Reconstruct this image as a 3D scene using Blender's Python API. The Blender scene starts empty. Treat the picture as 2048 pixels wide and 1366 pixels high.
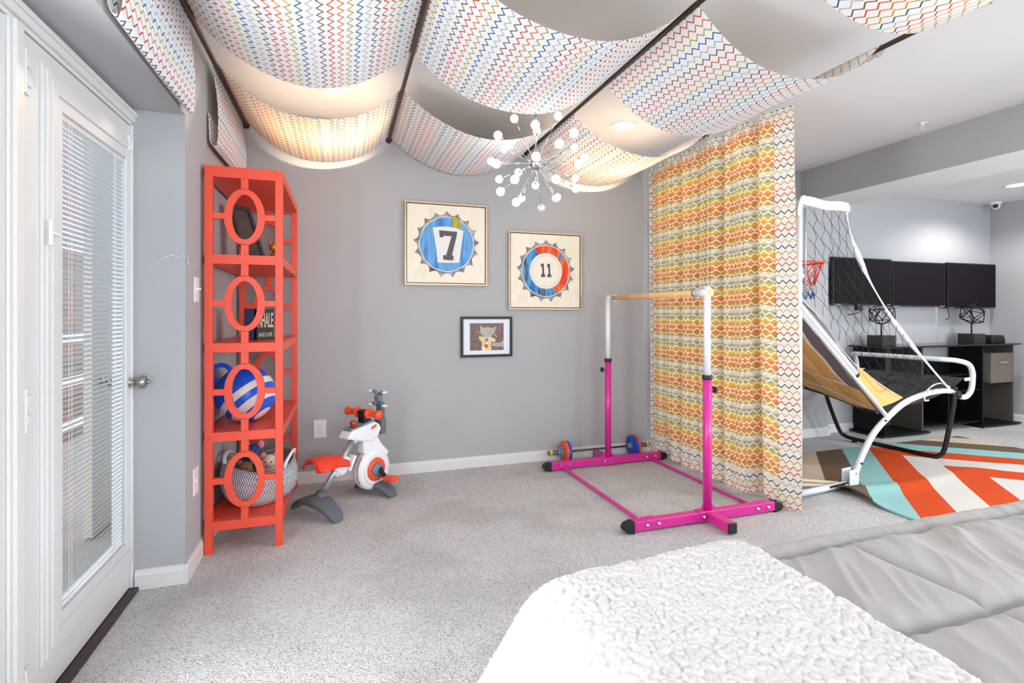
import bpy, math, random
import numpy as np
from mathutils import Vector, Matrix
random.seed(4)
S = bpy.context.scene
C = S.collection
PI = math.pi
# ------------------------------------------------------------ camera / world / exposure
cam_d = bpy.data.cameras.new('camera'); cam = bpy.data.objects.new('camera', cam_d); C.objects.link(cam)
cam_d.sensor_width = 36.0; cam_d.lens = 18.0; cam_d.shift_y = -55.0/2048.0
cam_d.clip_start = 0.02; cam_d.clip_end = 100
YAW = math.atan(340/1024.0)
cam.location = (0, 0, 1.225); cam.rotation_euler = (PI/2, 0, -YAW)
S.camera = cam
S.view_settings.view_transform = 'Standard'; S.view_settings.look = 'None'
S.view_settings.gamma = 1.0; S.view_settings.exposure = 0.30; S.view_settings.use_curve_mapping = False
S.cycles.use_denoising = True
S.cycles.max_bounces = 10; S.cycles.diffuse_bounces = 6; S.cycles.transparent_max_bounces = 12
S.cycles.sample_clamp_indirect = 6.0
S.cycles.caustics_reflective = False; S.cycles.caustics_refractive = False
W = bpy.data.worlds.new('sky'); S.world = W; W.use_nodes = True
bg = W.node_tree.nodes['Background']; bg.inputs[0].default_value = (0.80, 0.90, 1.0, 1); bg.inputs[1].default_value = 2.2

def area(name, loc, rot, sx, sy, power, col):
    d = bpy.data.lights.new(name, 'AREA'); d.shape = 'RECTANGLE'; d.size = sx; d.size_y = sy
    d.energy = power; d.color = col
    o = bpy.data.objects.new(name, d); C.objects.link(o); o.location = loc; o.rotation_euler = rot
    return o
# fill light from added, unseen rear and right windows; daylight through the left glass doors
area('window_daylight', (1.0, -2.36, 1.45), (PI/2, 0, 0), 2.6, 1.5, 80, (0.90, 0.96, 1.0))
area('window_daylight', (5.2, -2.36, 1.45), (PI/2, 0, 0), 2.2, 1.5, 70, (0.90, 0.96, 1.0))
area('window_daylight', (7.50, -.80, 1.45), (0, PI/2, 0), 1.5, 2.0, 150, (0.92, 0.97, 1.0))
area('door_daylight', (-1.02, 1.38, 1.07), (0, -PI/2, 0), 1.66, 0.53, 46, (0.92, 0.97, 1.0))

# ------------------------------------------------------------ helpers
def link(o): C.objects.link(o); return o
def tag(o, label=None, cat=None, group=None, kind=None):
    if label: o['label'] = label
    if cat: o['category'] = cat
    if group: o['group'] = group
    if kind: o['kind'] = kind
    return o
def thing(name, label, cat, loc=(0, 0, 0), group=None):
    o = bpy.data.objects.new(name, None); o.empty_display_size = 0.05; link(o); o.location = loc
    return tag(o, label, cat, group)

class MB:
    def __init__(s): s.v = []; s.f = []; s.m = []; s.sm = []; s.uv = {}
    def add(s, vs, fs, mi=0, smooth=False, uvs=None):
        b = len(s.v); s.v += [tuple(map(float, p)) for p in vs]
        for f in fs:
            s.f.append(tuple(b+i for i in f)); s.m.append(mi); s.sm.append(smooth)
        if uvs is not None:
            for i, q in enumerate(uvs): s.uv[b+i] = q
        return s
    def box(s, x0, x1, y0, y1, z0, z1, mi=0):
        v = [(x, y, z) for z in (z0, z1) for y in (y0, y1) for x in (x0, x1)]
        return s.add(v, [(0, 2, 3, 1), (4, 5, 7, 6), (0, 1, 5, 4), (2, 6, 7, 3), (0, 4, 6, 2), (1, 3, 7, 5)], mi)
    def obox(s, c, ax, ay, az, mi=0):   # oriented box: centre + three half-axis vectors
        c = Vector(c); ax, ay, az = Vector(ax), Vector(ay), Vector(az)
        v = [c+i*ax+j*ay+k*az for k in (-1, 1) for j in (-1, 1) for i in (-1, 1)]
        return s.add(v, [(0, 2, 3, 1), (4, 5, 7, 6), (0, 1, 5, 4), (2, 6, 7, 3), (0, 4, 6, 2), (1, 3, 7, 5)], mi)
    def tube(s, pts, r, n=12, mi=0, closed=False, caps=True, sx=1.0, sy=1.0, up=None):
        P = [Vector(p) for p in pts]; N = len(P)
        R = r if hasattr(r, '__len__') else [r]*N
        T = []
        for i in range(N):
            if closed: t = P[(i+1) % N]-P[i-1]
            else: t = P[min(i+1, N-1)]-P[max(i-1, 0)]
            T.append(t.normalized())
        u = Vector(up) if up else (Vector((0, 0, 1)) if abs(T[0].z) < .9 else Vector((1, 0, 0)))
        u = (u - T[0]*u.dot(T[0])).normalized(); vs = []
        for i in range(N):
            if i > 0:
                u = u - T[i]*u.dot(T[i]); u.normalize()
            w = T[i].cross(u)
            for k in range(n):
                a = 2*PI*(k+.5)/n
                vs.append(P[i]+(u*math.cos(a)*sx+w*math.sin(a)*sy)*R[i])
        fs = []; M = N if closed else N-1
        for i in range(M):
            for k in range(n):
                a = i*n+k; b = i*n+(k+1) % n; j = (i+1) % N
                fs.append((a, b, j*n+(k+1) % n, j*n+k))
        s.add(vs, fs, mi, n > 5)
        if caps and not closed:
            b = len(s.v)-N*n
            s.f.append(tuple(b+k for k in range(n))[::-1]); s.m.append(mi); s.sm.append(False)
            s.f.append(tuple(b+(N-1)*n+k for k in range(n))); s.m.append(mi); s.sm.append(False)
        return s
    def lathe(s, c, axis, prof, n=24, mi=0, smooth=True, sx=1.0, sy=1.0, ref=None):   # prof: (radius, distance along axis)
        c = Vector(c); a = Vector(axis).normalized()
        u = Vector(ref) if ref else (Vector((0, 0, 1)) if abs(a.z) < .9 else Vector((1, 0, 0)))
        u = (u-a*u.dot(a)).normalized(); w = a.cross(u); vs = []
        for (r, h) in prof:
            for k in range(n):
                t = 2*PI*k/n; vs.append(c+a*h+(u*math.cos(t)*sx+w*math.sin(t)*sy)*max(r, 1e-5))
        fs = [(i*n+k, i*n+(k+1) % n, (i+1)*n+(k+1) % n, (i+1)*n+k) for i in range(len(prof)-1) for k in range(n)]
        s.add(vs, fs, mi, smooth); b = len(s.v)-len(vs)
        s.f.append(tuple(b+k for k in range(n))[::-1]); s.m.append(mi); s.sm.append(False)
        s.f.append(tuple(b+(len(prof)-1)*n+k for k in range(n))); s.m.append(mi); s.sm.append(False)
        return s
    def ball(s, c, r, n=16, m=10, mi=0, sc=(1, 1, 1), rot=None):
        c = Vector(c); vs = []; M = rot or Matrix.Identity(3)
        for i in range(m+1):
            p = PI*i/m
            for k in range(n):
                t = 2*PI*k/n
                q = M @ Vector((math.sin(p)*math.cos(t)*sc[0], math.sin(p)*math.sin(t)*sc[1], math.cos(p)*sc[2]))
                vs.append(c+q*r)
        fs = [(i*n+k, (i+1)*n+k, (i+1)*n+(k+1) % n, i*n+(k+1) % n) for i in range(m) for k in range(n)]
        return s.add(vs, fs, mi, True)
    def prism(s, poly, o, ex, ey, d, mi=0, smooth=False):  # polygon in (ex,ey) plane at o, extruded by vector d
        o, ex, ey, d = Vector(o), Vector(ex), Vector(ey), Vector(d); n = len(poly)
        a = [o+ex*p[0]+ey*p[1] for p in poly]
        vs = a+[q+d for q in a]
        fs = [tuple(range(n))[::-1], tuple(range(n, 2*n))]
        fs += [(i, (i+1) % n, n+(i+1) % n, n+i) for i in range(n)]
        return s.add(vs, fs, mi, smooth)
    def annulus(s, c, ex, ey, rx, ry, ix, iy, d, n=48, mi=0):
        c, ex, ey, d = Vector(c), Vector(ex), Vector(ey), Vector(d); vs = []
        for lay in (0, 1):
            for (a, b) in ((rx, ry), (ix, iy)):
                for k in range(n):
                    t = 2*PI*k/n; vs.append(c+ex*a*math.cos(t)+ey*b*math.sin(t)+d*lay)
        fs = []
        for k in range(n):
            j = (k+1) % n
            fs += [(k, n+k, n+j, j), (2*n+k, 2*n+j, 3*n+j, 3*n+k), (k, j, 2*n+j, 2*n+k), (n+k, 3*n+k, 3*n+j, n+j)]
        return s.add(vs, fs, mi)
    def grid(s, P, uv=None, mi=0, smooth=True, flip=False):   # P: (nu, nv, 3)
        nu, nv = P.shape[:2]; vs = P.reshape(-1, 3).tolist()
        fs = []
        for i in range(nu-1):
            for j in range(nv-1):
                q = (i*nv+j, (i+1)*nv+j, (i+1)*nv+j+1, i*nv+j+1)
                fs.append(q[::-1] if flip else q)
        return s.add(vs, fs, mi, smooth, None if uv is None else uv.reshape(-1, 2).tolist())
    def build(s, name, mats, parent=None, origin=None, bevel=0, sub=0, solid=0, seg=2):
        if not isinstance(mats, (list, tuple)): mats = [mats]
        if parent is not None: o0 = Vector(parent.location) if parent.parent is None else Vector(parent.location)+Vector(parent.parent.location)
        elif origin is not None: o0 = Vector(origin)
        else:
            a = np.array(s.v); lo, hi = a.min(0), a.max(0); o0 = Vector(((lo[0]+hi[0])/2, (lo[1]+hi[1])/2, lo[2]))
        me = bpy.data.meshes.new(name)
        me.from_pydata([(p[0]-o0.x, p[1]-o0.y, p[2]-o0.z) for p in s.v], [], s.f)
        for m in mats: me.materials.append(m)
        me.polygons.foreach_set('material_index', s.m); me.polygons.foreach_set('use_smooth', s.sm)
        if s.uv:
            l = me.uv_layers.new(name='UVMap'); li = np.zeros(len(me.loops), dtype=np.int32); me.loops.foreach_get('vertex_index', li)
            arr = np.zeros((len(s.v), 2)); 
            for k, q in s.uv.items(): arr[k] = q
            l.data.foreach_set('uv', arr[li].ravel())
        me.update()
        o = bpy.data.objects.new(name, me); link(o)
        if parent is not None:
            o.parent = parent
            o.location = (0, 0, 0)
        else: o.location = o0
        if bevel:
            b = o.modifiers.new('bevel', 'BEVEL'); b.width = bevel; b.segments = seg; b.limit_method = 'ANGLE'; b.angle_limit = .6
        if sub:
            b = o.modifiers.new('sub', 'SUBSURF'); b.levels = sub; b.render_levels = sub
        if solid:
            b = o.modifiers.new('solid', 'SOLIDIFY'); b.thickness = solid; b.offset = 0
        return o

def mat(name, col, rough=.6, metal=0.0, bump=0, bscale=50, var=0, vscale=4, col2=None, emit=None, trans=0, coat=0, spec=.5, detail=4, sheen=0):
    m = bpy.data.materials.new(name); m.use_nodes = True; nt = m.node_tree; b = nt.nodes['Principled BSDF']
    b.inputs['Base Color'].default_value = (*col, 1); b.inputs['Roughness'].default_value = rough
    b.inputs['Metallic'].default_value = metal; b.inputs['Specular IOR Level'].default_value = spec
    if coat: b.inputs['Coat Weight'].default_value = coat
    if trans: b.inputs['Transmission Weight'].default_value = trans
    if sheen: b.inputs['Sheen Weight'].default_value = sheen
    if emit: b.inputs['Emission Color'].default_value = (*emit[0], 1); b.inputs['Emission Strength'].default_value = emit[1]
    if bump or var:
        tc = nt.nodes.new('ShaderNodeTexCoord')
    if bump:
        n = nt.nodes.new('ShaderNodeTexNoise'); n.inputs['Scale'].default_value = bscale; n.inputs['Detail'].default_value = detail
        nt.links.new(tc.outputs['Object'], n.inputs['Vector'])
        bp = nt.nodes.new('ShaderNodeBump'); bp.inputs['Strength'].default_value = bump; bp.inputs['Distance'].default_value = .01
        nt.links.new(n.outputs[0], bp.inputs['Height']); nt.links.new(bp.outputs[0], b.inputs['Normal'])
    if var:
        n = nt.nodes.new('ShaderNodeTexNoise'); n.inputs['Scale'].default_value = vscale; n.inputs['Detail'].default_value = 5
        nt.links.new(tc.outputs['Object'], n.inputs['Vector'])
        r = nt.nodes.new('ShaderNodeValToRGB'); r.color_ramp.elements[0].position = .35; r.color_ramp.elements[1].position = .65
        c2 = col2 or tuple(min(1, c*(1+var)) for c in col)
        r.color_ramp.elements[0].color = (*[c*(1-var*.0) for c in col], 1); r.color_ramp.elements[1].color = (*c2, 1)
        nt.links.new(n.outputs[0], r.inputs[0]); nt.links.new(r.outputs[0], b.inputs['Base Color'])
    return m
def rgb(r, g, b):  # sRGB 0..255 -> linear
    return tuple(((c/255)/12.92 if c/255 <= .04045 else ((c/255+.055)/1.055)**2.4) for c in (r, g, b))

# ---- node shorthands
class NT:
    def __init__(s, m): s.nt = m.node_tree
    def n(s, t, **k):
        x = s.nt.nodes.new(t)
        for a, v in k.items(): setattr(x, a, v)
        return x
    def l(s, a, b): s.nt.links.new(a, b)
    def math(s, op, a, b=None, c=None):
        x = s.n('ShaderNodeMath', operation=op)
        for i, q in enumerate((a, b, c)):
            if q is None: continue
            if isinstance(q, (int, float)): x.inputs[i].default_value = q
            else: s.l(q, x.inputs[i])
        return x.outputs[0]
    def ramp(s, fac, cols, const=True):
        r = s.n('ShaderNodeValToRGB'); cr = r.color_ramp; cr.interpolation = 'CONSTANT' if const else 'LINEAR'
        n = len(cols)
        while len(cr.elements) < n: cr.elements.new(1)
        for i, c in enumerate(cols):
            if len(c) == 2: cr.elements[i].position = c[0]; cr.elements[i].color = (*c[1], 1)
            else: cr.elements[i].position = i/n if const else i/(n-1); cr.elements[i].color = (*c, 1)
        s.l(fac, r.inputs[0]); return r.outputs[0]
    def mix(s, f, a, b):
        x = s.n('ShaderNodeMix', data_type='RGBA')
        if isinstance(f, (int, float)): x.inputs[0].default_value = f
        else: s.l(f, x.inputs[0])
        for i, q in ((6, a), (7, b)):
            if isinstance(q, tuple): x.inputs[i].default_value = (*q, 1)
            else: s.l(q, x.inputs[i])
        return x.outputs[2]
    def noise(s, scale, vec=None, detail=3):
        x = s.n('ShaderNodeTexNoise'); x.inputs['Scale'].default_value = scale; x.inputs['Detail'].default_value = detail
        if vec is not None: s.l(vec, x.inputs['Vector'])
        return x.outputs[0]

# zigzag printed cotton. uv in metres: u across the cloth, v along it
PITCH, LAM = .0362, .047
def zigzag_mat(name, colors, base, line_w=.0056, bands=None, white=None, trans=(.95, .72, .42), tfac=.2):
    m = bpy.data.materials.new(name); m.use_nodes = True; t = NT(m)
    uv = t.n('ShaderNodeUVMap', uv_map='UVMap'); sp = t.n('ShaderNodeSeparateXYZ'); t.l(uv.outputs[0], sp.inputs[0])
    u, v = sp.outputs[0], sp.outputs[1]
    k = t.math('FLOOR', t.math('DIVIDE', v, PITCH))
    fv = t.math('SUBTRACT', v, t.math('MULTIPLY', t.math('ADD', k, .5), PITCH))
    tri = t.math('PINGPONG', t.math('DIVIDE', u, LAM/2), 1.0)
    off = t.math('MULTIPLY', t.math('SUBTRACT', tri, .5), .0225)
    sg = t.math('SUBTRACT', 1.0, t.math('MULTIPLY', t.math('FLOORED_MODULO', k, 2.0), 2.0))
    dist = t.math('ABSOLUTE', t.math('SUBTRACT', fv, t.math('MULTIPLY', off, sg)))
    mask = t.math('LESS_THAN', dist, line_w/2*1.35)
    idx = t.math('DIVIDE', t.math('ADD', t.math('FLOORED_MODULO', k, 6.0), .5), 6.0)
    if bands:
        col = t.ramp(idx, bands); line = white
        # the diamond cells between two rows read a little deeper than the rest of the band
        inner = t.math('GREATER_THAN', t.math('MULTIPLY', t.math('SUBTRACT', fv, t.math('MULTIPLY', off, sg)), t.math('SUBTRACT', 0, fv)), 0.0)
        col = t.mix(t.math('MULTIPLY', inner, .18), col, (.9, .82, .62))
        c = t.mix(mask, col, line)
    else:
        c = t.mix(mask, base, t.ramp(idx, colors))
    out = t.nt.nodes['Material Output']; t.nt.nodes.remove(t.nt.nodes['Principled BSDF'])
    d = t.n('ShaderNodeBsdfDiffuse'); d.inputs[1].default_value = .6; t.l(c, d.inputs[0])
    tr = t.n('ShaderNodeBsdfTranslucent')
    mm = t.n('ShaderNodeMix', data_type='RGBA', blend_type='MULTIPLY'); mm.inputs[0].default_value = 1
    t.l(c, mm.inputs[6]); mm.inputs[7].default_value = (*trans, 1); t.l(mm.outputs[2], tr.inputs[0])
    ms = t.n('ShaderNodeMixShader'); ms.inputs[0].default_value = tfac
    t.l(d.outputs[0], ms.inputs[1]); t.l(tr.outputs[0], ms.inputs[2]); t.l(ms.outputs[0], out.inputs[0])
    tc = t.n('ShaderNodeTexCoord'); bp = t.n('ShaderNodeBump'); bp.inputs['Strength'].default_value = .15; bp.inputs['Distance'].default_value = .003
    t.l(t.noise(400, tc.outputs['Object']), bp.inputs['Height']); t.l(bp.outputs[0], d.inputs['Normal'])
    return m

# ------------------------------------------------------------ materials
M = {}
M['wall'] = mat('grey_wall_paint', rgb(176, 178, 181), .85, bump=.05, bscale=300, spec=.25)
M['ceil'] = mat('ceiling_paint', rgb(230, 230, 231), .9, spec=.2)
M['trim'] = mat('white_trim_paint', rgb(224, 224, 223), .35)
M['door'] = mat('white_door_paint', rgb(218, 219, 220), .45)
M['coral'] = mat('coral_red_lacquer', rgb(232, 80, 56), .38, var=.05, vscale=2)
M['chrome'] = mat('chrome', (.62, .62, .64), .10, 1)
M['nickel'] = mat('brushed_nickel', rgb(170, 165, 160), .28, 1)
M['black'] = mat('black_plastic', rgb(26, 25, 27), .45)
M['blackm'] = mat('black_metal', rgb(30, 26, 27), .35, .3)
M['rod'] = mat('dark_bronze_rod', rgb(66, 54, 48), .35, .5)
M['white'] = mat('white_plastic', rgb(236, 236, 238), .35)
M['whitem'] = mat('white_powder_coat', rgb(222, 232, 238), .3)
M['pink'] = mat('magenta_powder_coat', rgb(214, 40, 150), .3, coat=.2)
M['wood'] = mat('ash_wood', rgb(226, 178, 124), .45, var=.2, vscale=12)
M['greyp'] = mat('grey_plastic', rgb(98, 104, 112), .5, bump=.03, bscale=200)
M['greyl'] = mat('blue_grey_plastic', rgb(108, 132, 150), .45)
M['silver'] = mat('silver_tube', rgb(190, 194, 200), .3, .7)
M['redp'] = mat('red_plastic', rgb(236, 60, 34), .4)
M['orange'] = mat('orange_plastic', rgb(238, 82, 40), .35)
M['blue'] = mat('blue_plastic', rgb(24, 70, 190), .4)
M['yellow'] = mat('yellow_plastic', rgb(236, 196, 40), .5)
M['green'] = mat('green_plastic', rgb(110, 170, 60), .4)
M['amber'] = mat('red_amber_dome', rgb(170, 50, 14), .15, coat=.5)
M['zinc'] = mat('zinc_bolt', (.75, .75, .78), .3, 1)
def pane_glass():
    m = bpy.data.materials.new('window_glass'); m.use_nodes = True; nt = m.node_tree; nt.nodes.remove(nt.nodes['Principled BSDF'])
    t = nt.nodes.new('ShaderNodeBsdfTransparent'); g = nt.nodes.new('ShaderNodeBsdfGlossy'); g.inputs['Roughness'].default_value = .02
    x = nt.nodes.new('ShaderNodeMixShader'); x.inputs[0].default_value = .07
    nt.links.new(t.outputs[0], x.inputs[1]); nt.links.new(g.outputs[0], x.inputs[2]); nt.links.new(x.outputs[0], nt.nodes['Material Output'].inputs[0]); return m
M['glass'] = pane_glass()
M['net'] = mat('black_net_cord', rgb(36, 32, 34), .8)
M['gold'] = mat('gold_resin', rgb(196, 140, 60), .3, .6, bump=.3, bscale=60)
M['navy'] = mat('navy_cloth', rgb(36, 44, 84), .7)
M['cream'] = mat('cream_fabric', rgb(228, 218, 204), .9, bump=.2, bscale=80)

def carpet():
    m = bpy.data.materials.new('grey_cut_pile_carpet'); m.use_nodes = True; t = NT(m); b = t.nt.nodes['Principled BSDF']
    tc = t.n('ShaderNodeTexCoord'); o = tc.outputs['Object']
    vo = t.n('ShaderNodeTexVoronoi'); vo.inputs['Scale'].default_value = 190; t.l(o, vo.inputs['Vector'])
    n1 = t.noise(330, o, 2); n2 = t.noise(2.6, o, 5); n3 = t.noise(75, o, 3)
    a = t.ramp(t.math('ADD', t.math('MULTIPLY', n1, .65), t.math('MULTIPLY', vo.outputs['Color'], .35)), [(.28, rgb(146, 143, 141)), (.43, rgb(236, 236, 236)), (.58, rgb(254, 254, 254))], False)
    bcol = t.ramp(n2, [(.38, (.87, .865, .86)), (.54, (1, 1, 1))], False)
    mm = t.n('ShaderNodeMix', data_type='RGBA', blend_type='MULTIPLY'); mm.inputs[0].default_value = 1
    t.l(a, mm.inputs[6]); t.l(bcol, mm.inputs[7]); t.l(mm.outputs[2], b.inputs['Base Color'])
    b.inputs['Roughness'].default_value = 1; b.inputs['Specular IOR Level'].default_value = .05
    h = t.math('ADD', t.math('ADD', n1, t.math('MULTIPLY', n3, .6)), t.math('MULTIPLY', vo.outputs['Distance'], -.8))
    bp = t.n('ShaderNodeBump'); bp.inputs['Strength'].default_value = 1.0; bp.inputs['Distance'].default_value = .010
    t.l(h, bp.inputs['Height']); t.l(bp.outputs[0], b.inputs['Normal'])
    return m
M['carpet'] = carpet()
ZC = [rgb(200, 80, 36), rgb(212, 114, 38), rgb(180, 158, 44), rgb(44, 100, 132), rgb(184, 180, 174), rgb(114, 88, 64)]
ZBASE = rgb(232, 236, 242)
M['zig'] = zigzag_mat('zigzag_print_cotton', ZC, ZBASE)
ZCC = [rgb(206, 72, 26), rgb(218, 106, 26), rgb(196, 162, 30), rgb(36, 56, 78), rgb(208, 182, 150), rgb(108, 66, 34)]
M['zigc'] = zigzag_mat('zigzag_print_border', ZCC, rgb(240, 238, 232), trans=(.95, .85, .7), tfac=.15)
ZB = [rgb(236, 150, 84), rgb(240, 172, 94), rgb(232, 200, 88), rgb(180, 184, 156), rgb(228, 222, 200), rgb(214, 172, 88)]
M['zigb'] = zigzag_mat('zigzag_banded_weave', None, None, line_w=.0078, bands=ZB, white=rgb(252, 250, 240), trans=(1, .88, .62), tfac=.14)

# ------------------------------------------------------------ room shell
YB, XL, XR, ZC_, YF = 3.985, -.68, 7.31, 2.66, -2.2
def struct(mb, name, mats, **k): return tag(mb.build(name, mats, **k), kind='structure')
struct(MB().box(-1.1, XR+.1, YF-.1, YB+.1, -.1, 0), 'floor', M['carpet'])
b = MB().box(-1.1, 4.40, YF-.1, YB+.1, ZC_, ZC_+.1).box(4.40, XR+.1, YF-.1, YB+.1, 2.52, ZC_+.1)
struct(b, 'ceiling', M['ceil'])
b = MB(); b.box(4.40, 4.94, YF, YB, 2.343, 2.54, 1); b.box(4.395, 4.40, YF, YB, 2.343, ZC_, 0); b.box(4.94, 4.945, YF, YB, 2.343, 2.52, 1)
struct(b, 'wall_beam', [M['wall'], M['ceil']])
b = MB().box(-1.1, XR+.1, YB, YB+.1, 0, ZC_+.1).box(4.2, 4.66, 3.90, YB, 0, 2.343)
struct(b, 'wall_back', M['wall'])
b = MB().box(-.945, XL, 2.69, YB+.1, 0, ZC_).box(-.945, XL, YF, 2.69, 2.135, ZC_).box(-.945, -.89, YF, .93, 0, 2.135)
struct(b, 'wall_left', M['wall'])
struct(MB().box(XR, XR+.1, YF, -1.8, 0, ZC_).box(XR, XR+.1, .2, YB, 0, ZC_).box(XR, XR+.1, -1.8, .2, 0, .7).box(XR, XR+.1, -1.8, .2, 2.2, ZC_), 'wall_right', M['wall'])
f = MB(); f.box(XR+.02, XR+.08, -1.8, -1.75, .7, 2.2).box(XR+.02, XR+.08, .15, .2, .7, 2.2).box(XR+.02, XR+.08, -1.75, .15, .7, .75).box(XR+.02, XR+.08, -1.75, .15, 2.15, 2.2).box(XR+.02, XR+.08, -.82, -.78, .75, 2.15)
struct(f, 'window_3', M['trim'])  # unseen, added to the right wall so light reaches the left side
# rear wall behind the camera, with two unseen windows added for the fill light
b = MB(); z0, z1 = .7, 2.2
b.box(-1.1, -.3, YF-.1, YF, 0, ZC_); b.box(2.3, 4.1, YF-.1, YF, 0, ZC_); b.box(6.3, XR, YF-.1, YF, 0, ZC_)
for a, c in ((-.3, 2.3), (4.1, 6.3)): b.box(a, c, YF-.1, YF, 0, z0); b.box(a, c, YF-.1, YF, z1, ZC_)
struct(b, 'wall_front', M['wall'])
for i, (a, c) in enumerate(((-.3, 2.3), (4.1, 6.3))):
    f = MB(); f.box(a, a+.05, YF-.08, YF-.02, z0, z1).box(c-.05, c, YF-.08, YF-.02, z0, z1).box(a+.05, c-.05, YF-.08, YF-.02, z0, z0+.05).box(a+.05, c-.05, YF-.08, YF-.02, z1-.05, z1).box((a+c)/2-.02, (a+c)/2+.02, YF-.08, YF-.02, z0+.05, z1-.05)
    w_ = struct(f, 'window_%d' % (i+1), M['trim']); MB().box(a+.05, c-.05, YF-.053, YF-.047, z0+.05, z1-.05).build('pane', M['glass'], w_)

def baseboard(mb, a, b_, nrm, h=.086, t=.014):   # run from a to b on the wall, nrm points into the room
    a, b_, nrm = Vector((*a, 0)), Vector((*b_, 0)), Vector((*nrm, 0))
    prof = [(0, 0), (t, 0), (t, h*.74), (t*.75, h*.80), (t*.55, h*.86), (t*.45, h), (0, h)]
    ex = nrm; ey = Vector((0, 0, 1)); d = b_-a
    mb.prism(prof, a, ex, ey, d)
b = MB(); baseboard(b, (XL, YB), (4.2, YB), (0, -1)); baseboard(b, (4.2, 3.90), (4.66+.0134, 3.90), (0, -1)); baseboard(b, (4.66, 3.9-.0134), (4.66, YB), (1, 0)); baseboard(b, (4.66, YB), (XR, YB), (0, -1))
struct(b, 'baseboard_back', M['trim'])
b = MB(); baseboard(b, (XL, 2.69-.0134), (XL, YB), (1, 0)); baseboard(b, (-.872, 2.69), (XL+.0134, 2.69), (0, -1))
struct(b, 'baseboard_left', M['trim'])
b = MB(); baseboard(b, (XR, YF), (XR, YB), (-1, 0)); struct(b, 'baseboard_right', M['trim'])

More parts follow.
